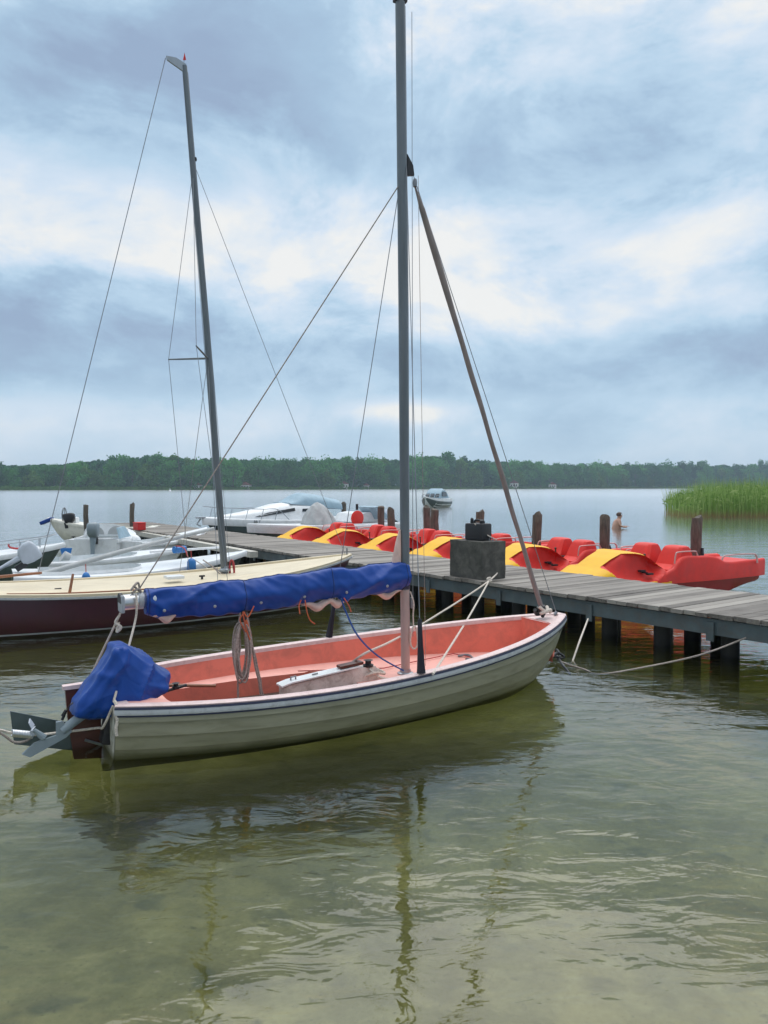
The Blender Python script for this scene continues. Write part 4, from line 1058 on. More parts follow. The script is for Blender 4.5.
# ================================================================== MAROON SAILING BOAT
F2 = Frame((-6.562, 11.311), .553)
H2 = Hull(6.946, interp([(0, .708), (.2, 1.006), (.4, 1.123), (.6, 1.066), (.75, .872), (.87, .601), (.95, .301), (1, .03)]), quad(.651, .556, .837), -.35, lambda s: 5 - 2.6 * s ** 2, kr=3.6, ks=.68)
def maroon_boat():
    e = empty('sailing_boat', (F2.o[0], F2.o[1], 0), F2.yaw, 'long maroon sailing boat with cream deck behind the pink dinghy', 'sailing boat')
    L = H2.L
    H2.skin(56).build('hull', M['maroon'], e, 40)
    H2.transom(.005).build('transom', M['maroon'], e, 0)
    # pale boot top
    mb = MB()
    for sg in (1, -1):
        rr = []
        for i in range(41):
            s = i / 40 * .93
            zs, zk = H2.z(s), H2.keel(s)
            rr.append([H2.pt(s, (zs - z) / (zs - zk), sg, .004) for z in (.060, .048, .035)])
        mb.loft(rr, False, False)
    mb.build('boot_top', M['far_metal'], e, 60)
    H2.sweep([(-.004, -.028), (.024, -.026), (.028, .004), (-.004, .006)], n=50).build('rubbing_strake', M['rail_white'], e, 40)
    H2.sweep([(.010, .0065), (.012, .045), (-.02, .055), (-.05, .048), (-.055, .006)], n=50).build('toe_rail', M['cream'], e, 40)
    deck_mesh(H2, 0, .995, .012, .03, .03, 40, 12).build('deck', M['cream'], e, 60)
    # coaming with low rounded sides running forward to a point
    cw = interp_lin([(0, .50), (.2, .70), (.4, .78), (.55, .66), (.70, .40), (.80, .03)])
    rr = []
    for i in range(41):
        s = .02 + .78 * i / 40; w_ = cw(s); z = H2.z(s) + .02; h_ = .03 * (1 - smoothstep(.60, .80, s)) + .012
        rr.append([Vector((s * L, -w_ - .05, z)), Vector((s * L, -w_, z + h_ * .75)), Vector((s * L, -w_ + .05, z + h_)), Vector((s * L, -w_ + .09, z + h_)), Vector((s * L, w_ - .09, z + h_)), Vector((s * L, w_ - .05, z + h_)), Vector((s * L, w_, z + h_ * .75)), Vector((s * L, w_ + .05, z))])
    MB().loft(rr, True, False).build('coaming', M['cream'], e, 30)
    mb = MB()
    for sg in (1, -1):
        mb.tube([(s * L, sg * (cw(s) + .053), H2.z(s) + .03) for s in [.12 + .30 * i / 20 for i in range(21)]], .016, 6)
    mb.build('wood_rail', M['varnished'], e)
    # fore hatch and mast collar, small fittings
    p = F2.pl(225, 578, 0)
    mx_ = p.x; zb = H2.z(mx_ / L) + .10
    tp = F2.pl(184.5, 66, 0)
    MB().tube([(mx_, 0, zb - .12), (mx_ + (tp.x - mx_) * .5 + .02, 0, (zb + tp.z) / 2), (tp.x, 0, tp.z)], [.062, .056, .044], 16).build('mast', M['alloy_dark'], e, 60)
    def mp_(f): return Vector((mx_ + (tp.x - mx_) * f, 0, zb + (tp.z - zb) * f))
    MB().prism([tp + Vector((.03, 0, .03)), tp + Vector((-.02, 0, -.10)), F2.pl(167, 60, 0), F2.pl(166, 56, 0), F2.pl(176, 58, 0)], (0, .035, 0)).build('masthead_crane', M['alloy'], e, 0)
    MB().tube([F2.pl(184, 62), F2.pl(184.5, 53)], .006, 5).build('masthead_aerial', M['steel_wire'], e)
    MB().prism([F2.pl(183, 60), F2.pl(186, 60), F2.pl(184.5, 53)], (0, .012, 0)).build('wind_vane', M['red_plastic'], e, 0)
    MB().lathe([(.10, 0), (.10, .03), (.07, .05), (.065, .09)], (mx_, 0, H2.z(mx_ / L) + .10), 16).build('mast_collar', M['alloy'], e)
    fs = mp_((tp.z * 0 + F2.pl(204, 358).z - zb) / (tp.z - zb))
    tips = []
    for sg in (-1, 1):
        t_ = fs + Vector((-.46, sg * .78, .05)); tips.append(t_)
        MB().tube([fs, t_], [.020, .013], 8).build('spreader', M['alloy_dark'], e)
    hd = mp_((F2.pl(194, 159).z - zb) / (tp.z - zb))
    def wire(pts, nm='shroud', r_=.005): return MB().tube(pts, r_, 5).build(nm, M['steel_wire'], e)
    for sg, t_ in zip((-1, 1), tips):
        wire([mp_(.80), t_, (mx_ - .32, sg * (H2.w((mx_ - .32) / L) - .04), H2.z(.5) + .02)])
        wire([fs, (mx_ - .5, sg * (H2.w((mx_ - .5) / L) - .04), H2.z(.5) + .02)], 'lower_shroud')
    wire([hd, (L - .12, 0, H2.z(1) + .04)], 'forestay')
    wire([F2.pl(165.5, 58), F2.pl(66, 462), F2.pl(38, 574)], 'backstay', .0065)
    wire([mp_(.99) + Vector((.05, 0, 0)), (mx_ + .08, 0, zb + .2)], 'halyard', .004)
    wire([mp_(.98) + Vector((-.05, -.02, 0)), (mx_ - .09, -.05, zb + .2)], 'halyard', .004)
    MB().lathe([(.03, -.03), (.04, 0), (.03, .03)], hd + Vector((.05, 0, 0)), 8).build('hound_fitting', M['black'], e)
    # red halyard bundle at the mast foot
    pts = []
    for i in range(120):
        a_ = i / 120 * 2 * math.pi * 6; pts.append(Vector((mx_ + .11 + .035 * math.cos(a_), -.05 + .03 * math.sin(i * .3), zb + .02 + .17 * math.sin(a_))))
    MB().tube(pts, .016, 6).build('halyard_bundle', M['rope_red'], e)
    # wooden post and cleats on the deck
    q = F2.pl(69, 596, -.85); q2 = F2.pl(73, 574, -.80)
    MB().tube([q, q2], [.035, .026], 6, flat=.7).build('boom_crutch', M['varnished'], e)
    for px, py in ((202, 576), (58, 589)):
        q = F2.pl(px, py, -.45)
        MB().box(q + Vector((0, 0, .0)), (.10, .03, .03), bev=.01).box(q + Vector((.0, 0, -.03)), (.03, .03, .06)).build('deck_cleat', M['black'], e)
    q = F2.pl(174, 577, -.5); MB().box((q.x, q.y, q.z), (.28, .25, .05), bev=.01).build('deck_hatch', M['gel_white'], e)
    MB().tube([(L - .08, 0, H2.z(1) + .02), (L - .08, 0, H2.z(1) + .16)], .014, 6).build('bow_fitting', M['steel_wire'], e)
    for a, b_ in (((225, 575), (203, 560)), ((222, 576), (212, 566))):
        MB().tube([F2.pl(*a, -.1), F2.pl(*b_, .4)], .012, 5).build('control_line', M['rope_grey'], e)
    MB().tube([(.02, 0, .55), (.5, 0, .80), (1.4, 0, .84)], [.03, .026, .02], 8).build('tiller', M['varnished'], e)
    MB().prism([(-.02, 0, .72), (-.32, 0, .66), (-.30, 0, -.5), (-.02, 0, -.3)], (0, .05, 0)).build('rudder', M['varnished'], e, 0)
maroon_boat()

# ================================================================== SMALL BOATS MOORED LEFT
def motor(e, p, tilt, m='motor_silver', s=1.0, cover=None):
    """outboard on the transom: p clamp point in the boat's frame, tilt in radians (0 upright)"""
    rt = Matrix.Rotation(tilt, 3, 'Y'); P = Vector(p)
    def T(v): return P + rt @ (Vector(v) * s)
    rings = []
    for x, z, a, b in ((-.12, .04, .10, .10), (-.14, .10, .17, .12), (-.15, .22, .21, .135), (-.15, .36, .21, .13), (-.12, .41, .17, .11), (-.10, .43, .10, .07)):
        rings.append([T((x + a * (abs(math.cos(t)) ** .45) * math.copysign(1, math.cos(t)), b * (abs(math.sin(t)) ** .45) * math.copysign(1, math.sin(t)), z)) for t in [2 * math.pi * k / 20 for k in range(20)]])
    o = MB().loft(rings).build('outboard_motor', M[cover or m], e, 60)
    MB().tube([T((-.15, 0, .06)), T((-.17, 0, -.3)), T((-.17, 0, -.72))], [.09 * s, .055 * s, .05 * s], 10, flat=.7).build('motor_leg', M[m], o)
    MB().prism([T((-.10, 0, -.50)), T((-.38, 0, -.52)), T((-.38, 0, -.50)), T((-.10, 0, -.47))], rt @ Vector((0, .18 * s, 0))).build('splash_plate', M[m], o, 0)
    MB().tube([T((-.02, 0, -.70)), T((-.15, 0, -.71)), T((-.34, 0, -.70))], [.01, .05 * s, .03 * s], 10).build('gearcase', M[m], o)
    pr = MB()
    for k in range(3):
        a = k * 2.094; c = (-.34, 0, -.70)
        pr.prism([T(c), T((-.33, math.cos(a) * .05, -.70 + math.sin(a) * .05)), T((-.36, math.cos(a + .5) * .12, -.70 + math.sin(a + .5) * .12)), T((-.37, math.cos(a + .9) * .05, -.70 + math.sin(a + .9) * .05))], rt @ Vector((.008, 0, 0)))
    pr.build('propeller', M['black'], o, 0)
    MB().box(T((.0, 0, -.02)), (.12 * s, .16 * s, .22 * s), bev=.01, rot=rt).build('clamp_bracket', M['black'], o)
    return o
def small_hull(L, w, z0, zm, zb, kz=-.18):
    return Hull(L, interp_lin([(0, w * .86), (.15, w * .95), (.35, w), (.55, w * .95), (.7, w * .80), (.82, w * .58), (.92, w * .31), (.97, w * .14), (1, .02)]), quad(z0, zm, zb), kz, lambda s: 5 - 3 * s ** 2, kr=3, ks=.6)
def open_boat(name, org, yaw, h, label, cat, hullm, topm, floorm, group=None, well=(.08, .62), wf=.72, coam=.05):
    e = empty(name, (org[0], org[1], 0), yaw, label, cat, group); L = h.L
    h.skin(30).build('hull', M[hullm], e, 40); h.transom(.005).build('transom', M[hullm], e, 0)
    h.sweep([(-.004, -.10), (.035, -.095), (.045, -.03), (.03, .005), (-.03, .012), (-.03, -.02)], n=30).build('gunwale', M[topm], e, 50)
    # deck ring with open well
    s0, s1 = well; mb = MB(); n = 30
    ww = lambda s: h.w(s) * wf * (min(1, max(0, (s1 - s) / .06)) ** .5 if s > s1 - .06 else 1)
    dz = .006
    def strip(sa, sb, fa, fb, cam_=0.0):
        mb.loft([[Vector(((sa + (sb - sa) * i / n) * L, fa(sa + (sb - sa) * i / n) * (1 - k / 6) + fb(sa + (sb - sa) * i / n) * k / 6, h.z(sa + (sb - sa) * i / n) + dz + cam_ * (1 - (2 * k / 6 - 1) ** 2))) for k in range(7)] for i in range(n + 1)], False, False)
    strip(0, s0, lambda s: -h.w(s) + .02, lambda s: h.w(s) - .02); strip(s1, .99, lambda s: -h.w(s) + .02, lambda s: h.w(s) - .02, .0)
    strip(s0, s1, lambda s: max(0, ww(s)), lambda s: h.w(s) - .02); strip(s0, s1, lambda s: -h.w(s) + .02, lambda s: -max(0, ww(s)))
    mb.build('deck', M[topm], e, 50)
    mb = MB(); pts = [Vector(((s0 + (s1 - s0) * i / n) * L, max(0, ww(s0 + (s1 - s0) * i / n)), h.z(s0 + (s1 - s0) * i / n))) for i in range(n + 1)]
    loop = pts + [Vector((p.x, -p.y, p.z)) for p in pts[::-1]]
    mb.loft([[p + Vector((0, 0, coam)) for p in loop], [Vector((p.x, p.y * .95, .06)) for p in loop]], False, True); mb.build('well_sides', M[topm], e, 30)
    mb = MB(); mb.add([Vector((p.x, p.y * .95, .065)) for p in loop], [tuple(range(len(loop)))]); mb.build('floor', M[floorm], e, 0)
    mb = MB()
    for x in (s0 + .10, s0 + (s1 - s0) * .55):
        W_ = ww(x) * 1.96; mb.box((x * L, 0, .30), (.26, W_, .05), bev=.012)
    mb.build('thwart', M[topm], e)
    return e
# T: white dinghy with green hull sides, its mast lowered on deck
FT = Frame((-6.75, 13.95), R(27))
HT = small_hull(4.35, .86, .62, .60, .86)
eT = open_boat('sailing_dinghy', FT.o, FT.yaw, HT, 'white decked dinghy with grey green hull and lowered mast behind the maroon boat', 'sailing boat', 'gel_green', 'gel_white', 'teal_floor', None, (.10, .52), .6, .07)
MB().tube([FT.pl(33, 577, -.3), FT.pl(120, 552, 0), FT.pl(214, 528.5, .1)], [.07, .062, .048], 12, flat=.75).build('lowered_mast', M['canvas_grey'], eT, 60)
MB().tube([FT.pl(150, 552, .2), FT.pl(225, 547, .3)], [.03, .022], 8).build('lowered_boom', M['gel_white'], eT, 60)
hull_text(HT, 'B', .17, .60, .36, M['black'], eT, -1); hull_text(HT, 'IIIIII', .16, .72, .34, M['black'], eT, -1, 1.6)
q = FT.pl(192, 558, -.8)
def fender(e, top, m, r_=.085, ln=.34, nm='fender'):
    f = MB().lathe([(.012, -ln), (r_ * .6, -ln + .02), (r_, -ln + .07), (r_, -.07), (r_ * .6, -.02), (.012, 0)], top, 14).build(nm, M[m], e, 60)
    MB().tube([Vector(top), Vector(top) + Vector((0, .04, .14))], .008, 5).build('fender_line', M['rope_red'], f)
fender(eT, FT.pl(191.5, 558, -.84), 'blue_plastic')
fender(eT, FT.pl(86, 572, -.9), 'blue_plastic', .07, .2)
MB().tube([FT.pl(174, 550, -.2), FT.pl(185, 549, -.1)], .07, 10).build('rolled_bag', M['blue_plastic'], eT)
MB().tube(polyrope([FT.pl(188, 557, -.7), FT.pl(184, 548, -.4), FT.pl(176, 546, -.2)]), .012, 5).build('control_line', M['rope_red'], eT)
MB().tube([FT.pl(195, 560, -.8), FT.pl(216, 574, -1.1)], .010, 5).build('bow_line', M['rope_white'], eT)
motor(eT, (.16, .1, .74), R(58), 'motor_silver', .92)
# R: white motorboat with bow rail
FR = Frame((-11.6, 14.1), R(27))
HR = small_hull(5.3, 1.0, .72, .70, .98, -.25)
eR = open_boat('motorboat', FR.o, FR.yaw, HR, 'white motorboat with dark green hull and low bow rail at the left picture edge', 'motorboat', 'gel_green', 'gel_white', 'teal_floor', None, (.06, .55), .74, .08)
mb = MB(); prs = []
for sg in (-1, 1):
    pr = [Vector((s * HR.L, sg * (HR.w(s) - .12), HR.z(s) + .20)) for s in (.60, .68, .76, .84, .91)]; prs.append(pr)
    for p in pr[::1]: mb.tube([p, p - Vector((0, 0, .20))], .010, 6)
full = [Vector((.56 * HR.L, prs[0][0].y, HR.z(.5) + .02))] + prs[0] + [Vector((.97 * HR.L, 0, HR.z(.97) + .22))] + prs[1][::-1] + [Vector((.56 * HR.L, prs[1][0].y, HR.z(.5) + .02))]
mb.tube(polyrope(full, 5), .012, 6); mb.build('bow_rail', M['alloy'], eR)
hull_text(HR, 'BY', .17, .62, .42, M['black'], eR, -1)
q = FR.pl(15, 546, 0)
MB().tube(polyrope([q + Vector((-.12, 0, .06)), q + Vector((-.1, 0, -.02)), q + Vector((.05, -.1, -.05)), q + Vector((.2, 0, -.04)), q + Vector((.1, .1, -.03))]), .022, 6).build('coiled_line', M['rope_red'], eR)
# Q: white cuddy boat with arched screens, seen from its stern, a grey outboard
FQ = Frame((-8.72, 22.9), R(96))
HQ = small_hull(3.9, .85, .60, .58, .78)
eQ = open_boat('motorboat', FQ.o, FQ.yaw, HQ, 'small white cuddy boat with arched screens and upright grey outboard', 'motorboat', 'gel_white', 'gel_white', 'teal_floor', None, (.05, .50), .74, .06)
rr = []
for i in range(9):
    a = math.pi * i / 8; rr.append([Vector((1.75 + .55 * k / 5, -.72 * math.cos(a) * (1 - .06 * k), .62 + .38 * max(0, math.sin(a)) ** .7 * (1 - .10 * k))) for k in range(6)])
MB().loft(rr, False, False).build('cuddy', M['gel_white'], eQ, 60)
for sg in (-1, 1):
    rr = []
    for i in range(13):
        a = math.pi * i / 12; rr.append((1.72, sg * .33 + .27 * math.cos(a), .66 + .26 * math.sin(a)))
    MB().prism(rr, (.02, 0, 0)).build('arched_screen', M['canvas_grey'], eQ, 0)
MB().prism([(1.735, -.70, .60), (1.735, .70, .60), (1.735, .60, .88), (1.735, .25, .99), (1.735, -.25, .99), (1.735, -.60, .88)], (.015, 0, 0)).build('bulkhead', M['gel_white'], eQ, 0)
motor(eQ, (-.02, -.1, .62), R(6), 'motor_grey', 1.15)
MB().prism([(.1, -.8, .62), (1.3, -.84, .62), (1.1, -.70, .95), (.3, -.68, .93)], (0, .05, 0)).build('canvas_screen', M['canvas_blue'], eQ, 0)
# P: cream open boat pointing left, wheel and dark motor
FP = Frame((-8.9, 30.2), R(187))
HP = small_hull(4.1, .80, .62, .66, .98)
eP = open_boat('motorboat', FP.o, FP.yaw, HP, 'cream open boat with steering wheel pointing left beyond the white boats', 'motorboat', 'pale_cream', 'pale_cream', 'pale_cream', None, (.06, .60), .78, .04)
pc = FP.pl(72, 527, 0)
MB().box((pc.x, 0, .72), (.45, .5, .55), bev=.05).build('console', M['gel_white'], eP)
pts = [Vector((pc.x + .28, .28 * math.cos(a), 1.08 + .28 * math.sin(a))) for a in [2 * math.pi * k / 24 for k in range(25)]]
MB().tube(pts, .022, 6).tube([(pc.x + .28, -.28, 1.08), (pc.x + .28, .28, 1.08)], .015, 6).tube([(pc.x + .28, 0, 1.36), (pc.x + .28, 0, .80)], .015, 6).build('steering_wheel', M['alloy_dark'], eP)
motor(eP, (FP.pl(70, 532, 0).x, .45, .72), R(10), 'black', 1.0)
MB().box(FP.pl(47, 521, 0), (.5, .35, .14), bev=.05, rot=Matrix.Rotation(.4, 3, 'Y')).build('seat_cushion', M['tarp_blue'], eP)
# second low white dinghy between Q and T with a round grey buoy
FV = Frame((-8.6, 17.2), R(32))
HV = small_hull(4.2, .75, .50, .50, .66)
eV = open_boat('rowing_boat', FV.o, FV.yaw, HV, 'low white open boat with teal floor lying between the cuddy boat and the lowered mast', 'rowing boat', 'gel_white', 'gel_white', 'teal_floor', None, (.08, .72), .80, .03)
MB().tube([FV.pl(62, 557, 0), FV.pl(68, 560, 0)], .16, 14).build('grey_float', M['canvas_grey'], eV)
MB().prism([FV.pl(60, 548, .3), FV.pl(72, 548, .3), FV.pl(70, 556, .3), FV.pl(62, 556, .3)], (0, .06, 0)).build('blue_bag', M['blue_plastic'], eV, 0)
# P2: small white bow with ball fender right of Q
FB = Frame((-7.75, 23.2), R(60))
HB = small_hull(3.4, .7, .52, .50, .80)
eB = open_boat('rowing_boat', FB.o, FB.yaw, HB, 'small white open boat with white ball fender nosing under the jetty', 'rowing boat', 'gel_white', 'gel_white', 'teal_floor', None, (.08, .66), .78, .03)
q = FB.loc(at(134.5, 541, .45)); MB().lathe([(.20 * math.sin(math.pi * k / 10) + .001, -.20 * math.cos(math.pi * k / 10)) for k in range(11)], q, 16).build('ball_fender', M['gel_white'], eB)

# ------------------------------------------------------------------ cabin cruiser and white boat behind the jetty
FC = Frame((-1.2, 32.9), R(216))
HC = small_hull(6.9, 1.2, .88, .86, 1.0, -.35)
def cruiser():
    e = empty('cabin_cruiser', (FC.o[0], FC.o[1], 0), FC.yaw, 'white cabin cruiser with grey hull and tinted canopy moored behind the jetty', 'motorboat'); h = HC; L = h.L
    h.skin(40).build('hull', M['gel_grey'], e, 40); h.transom(.005).build('transom', M['gel_white'], e, 0)
    h.sweep([(-.004, -.26), (.02, -.255), (.06, -.03), (.04, .01), (-.05, .02), (-.05, -.02)], n=36).build('gunwale', M['gel_white'], e, 50)
    deck_mesh(h, .0, .99, .012, .04, .02, 30, 10).build('deck', M['gel_white'], e, 60)
    # wedge cabin
    top = interp_lin([(.34, 1.52), (.40, 1.56), (.55, 1.50), (.66, 1.32), (.78, 1.18), (.90, 1.06)])
    wd = interp_lin([(.34, .95), (.5, .93), (.7, .72), (.82, .48), (.90, .12)])
    rr = []
    for i in range(29):
        s = .34 + .56 * i / 28; w_ = wd(s); z0 = h.z(s); z1 = top(s)
        rr.append([Vector((s * L, -w_, z0)), Vector((s * L, -w_ * .92, z0 + (z1 - z0) * .6)), Vector((s * L, -w_ * .72, z1 - .02)), Vector((s * L, 0, z1 + .03)), Vector((s * L, w_ * .72, z1 - .02)), Vector((s * L, w_ * .92, z0 + (z1 - z0) * .6)), Vector((s * L, w_, z0))])
    MB().loft(rr, True, False).build('cabin', M['gel_white'], e, 50)
    def side(s, f, sg, off=.012): # point on the cabin side
        w_ = wd(s); z0 = h.z(s); z1 = top(s); return Vector((s * L, sg * (w_ * (1 - .08 * f / .6) + off), z0 + (z1 - z0) * f))
    for sg in (-1, 1):
        w = MB(); a = [side(.52, .50, sg), side(.72, .46, sg), side(.72, .52, sg), side(.54, .85 if False else .60, sg)]
        w.prism([side(.50, .56, sg), side(.70, .34, sg), side(.735, .36, sg), side(.66, .66, sg, .0), side(.50, .74, sg, -.01)], (0, .02, 0)); w.build('cabin_window', M['glass_dark'], e, 0)
        MB().prism([side(.38, .50, sg), side(.455, .50, sg), side(.45, .66, sg, .0), side(.38, .66, sg, .0)], (0, .02, 0)).build('cabin_window', M['glass_dark'], e, 0)
    # tinted canopy over the cockpit
    rr = []
    for i in range(13):
        t = i / 12; x = (.52 - .34 * t) * L; hh = .06 + .46 * smoothstep(0, .35, t) - .10 * smoothstep(.6, 1, t); z = 1.50 - .25 * t; w_ = .72 + .16 * t
        rr.append([Vector((x, -w_ * math.cos(math.pi * k / 10), z + hh * max(0, math.sin(math.pi * k / 10)) ** .7)) for k in range(11)])
    MB().loft(rr, True, False).build('canopy', M['canvas_blue'], e, 60)
    # bow rail
    mb = MB(); prs = []
    for sg in (-1, 1):
        pr = [Vector((s * L, sg * (h.w(s) - .08), h.z(s) + .42)) for s in (.62, .70, .78, .86, .93)]; prs.append(pr)
        for p in pr: mb.tube([p, p + Vector((.12, 0, -.42))], .012, 6)
    mb.tube(polyrope([prs[0][0] + Vector((-.5, 0, -.40))] + prs[0] + [Vector((1.0 * L, 0, h.z(1) + .45))] + prs[1][::-1] + [prs[1][0] + Vector((-.5, 0, -.40))], 5), .014, 6)
    mb.build('bow_rail', M['alloy'], e)
    MB().box((L + .1, 0, h.z(1) + .02), (.35, .18, .06), bev=.02).tube([(L + .1, 0, h.z(1) - .02), (L + .25, 0, h.z(1) - .22), (L + .1, .0, h.z(1) - .3)], .03, 6).build('bow_anchor', M['far_metal'], e)
    hull_text(h, 'BB T', .13, .74, .05, M['black'], e, 1, 1.0, .06)
    # grey tarpaulin heap over the stern gear
    return e
cruiser()
FW = Frame((.15, 29.6), R(216))
HW = small_hull(5.9, 1.05, .82, .80, .92, -.3)
def white_boat():
    e = open_boat('motorboat', FW.o, FW.yaw, HW, 'low white motorboat with dark hull, grey tarpaulin and round red fender beside the cruiser', 'motorboat', 'gel_grey', 'gel_white', 'gel_white', None, (.06, .50), .78, .05)
    HW.sweep([(-.004, -.30), (.03, -.295), (.05, -.10), (-.004, -.10)], n=30).build('sheer_band', M['gel_white'], e, 50)
    p = FW.pl(319, 518, 0); bm = bmesh.new(); bmesh.ops.create_icosphere(bm, subdivisions=5, radius=1)
    for v in bm.verts:
        c = v.co.copy(); r_ = 1 + .0
        z = max(c.z, -.12); up_ = max(0, z); k = (1 - .62 * up_ ** .8)
        ang = math.atan2(c.y, c.x); rip = 1 + .07 * math.sin(ang * 9 + 2 * noise.noise(c * 2)) * (1 - up_) + .05 * noise.noise(c * 5)
        v.co = Vector((c.x * .62 * rip + .10 * up_, c.y * .62 * rip, z * .72 + .05 * noise.noise(c * 3)))
        k2 = 1 - .35 * up_; v.co.x *= k2; v.co.y *= k2
    me = bpy.data.meshes.new('grey_tarpaulin'); bm.to_mesh(me); bm.free(); me.materials.append(M['canvas_grey']); me.polygons.foreach_set('use_smooth', [True] * len(me.polygons))
    o = bpy.data.objects.new('tarpaulin', me); COL.objects.link(o); o.parent = e; o.location = (p.x, 0, .88)
    q = FW.pl(354, 518, .4); c = Vector((q.x, .62, q.z))
    pts = [c + Vector((.20 * math.cos(a), 0, .20 * math.sin(a))) for a in [2 * math.pi * k / 24 for k in range(25)]]
    lb = MB().lathe([(.0, -.04), (.24, -.04), (.28, 0), (.24, .04), (.0, .05)], c, 24, (0, 1, 0)); lb.build('red_fender', M['red_plastic'], e, 60)
    MB().prism([(.35, -.8, .85), (1.5, -.8, .85), (1.3, -.74, 1.15), (.9, -.70, 1.22)], (0, 1.6, 0)).build('helm_console', M['gel_white'], e, 0)
    MB().prism([FW.pl(366, 507, 0), FW.pl(371, 506, 0), FW.pl(381, 517, 0), FW.pl(374, 519, 0)], (0, 1.1, 0)).build('windscreen', M['canvas_blue'], e, 0)
    MB().tube([FW.pl(357, 510, .2), FW.pl(357, 504, .2)], .05, 8).build('stern_lamp', M['black'], e)
    motor(e, (-.02, .15, .84), R(55), 'motor_silver', 1.0)
white_boat()

# ------------------------------------------------------------------ anchored motorboat out on the lake
def anchored():
    d = 77; p = at(434, 507.6, 0); yaw = R(248)
    h = Hull(5.6, interp_lin([(0, 1.12), (.3, 1.2), (.55, 1.12), (.75, .82), (.9, .42), (1, .02)]), quad(.85, .90, 1.12), -.3, lambda s: 4 - 2.2 * s ** 2, kr=2.6, ks=.55)
    f = Frame((p.x + 1.0, p.y + 2.4), yaw)
    e = empty('motorboat', (f.o[0], f.o[1], 0), yaw, 'white motorboat with blue grey canopy anchored out on the open lake', 'motorboat'); L = h.L
    h.skin(30).build('hull', M['gel_white'], e, 40); h.transom().build('transom', M['gel_white'], e, 0)
    mb = MB()
    for sg in (1, -1):
        mb.loft([[h.pt(s, t, sg, .012) for t in (.22, .4, .6, .8)] for s in [i / 24 * .97 for i in range(25)]], False, False)
    mb.build('dark_hull_band', M['gel_grey'], e, 50)
    deck_mesh(h, 0, .99, .01, .05, .02, 20, 8).build('deck', M['gel_white'], e, 60)
    rr = []
    for x, z, w_ in ((.5, 1.0, .95), (.75, 1.55, .85), (1.4, 1.95, .78), (2.3, 1.95, .78), (2.9, 1.55, .80), (3.3, 1.05, .84)):
        rr.append([Vector((x, -w_, .95)), Vector((x, -w_ * .95, .95 + (z - .95) * .8)), Vector((x, -w_ * .6, z)), Vector((x, w_ * .6, z)), Vector((x, w_ * .95, .95 + (z - .95) * .8)), Vector((x, w_, .95))])
    MB().loft(rr, True, False).build('canopy', M['canvas_blue'], e, 40)
    for y in (-.52, 0, .52):
        MB().prism([(3.34, y - .2, 1.08), (3.34, y + .2, 1.08), (3.06, y + .19, 1.42), (3.06, y - .19, 1.42)], (.02, 0, .02)).build('windscreen_pane', M['glass_dark'], e, 0)
    for sg in (-1, 1):
        MB().prism([(1.0, sg * .86, 1.15), (2.6, sg * .86, 1.15), (2.3, sg * .82, 1.60), (1.2, sg * .82, 1.60)], (0, .05, 0)).build('side_window', M['glass_dark'], e, 0)
    mb = MB(); pts = [Vector((s * L, sg * (h.w(s) - .06), h.z(s) + .3)) for sg, ss_ in ((-1, (.62, .75, .88)), (1, (.88, .75, .62))) for s in ss_]
    mb.tube(pts, .03, 6)
    for q in pts: mb.tube([q, q - Vector((0, 0, .3))], .022, 6)
    mb.build('bow_rail', M['alloy'], e)
anchored()
b = at(170, 492, 0); b = at(170, 491.5, 0)
e = empty('marker_buoy', (b.x, b.y, 0), 0, 'tiny white marker buoy off the far shore left of the maroon boat mast', 'buoy')
MB().lathe([(.01, -.3), (.5, -.1), (.55, .2), (.35, .55), (.12, .7), (.10, 1.3), (.0, 1.32)], (0, 0, 0), 14).build('float', M['gel_white'], e)

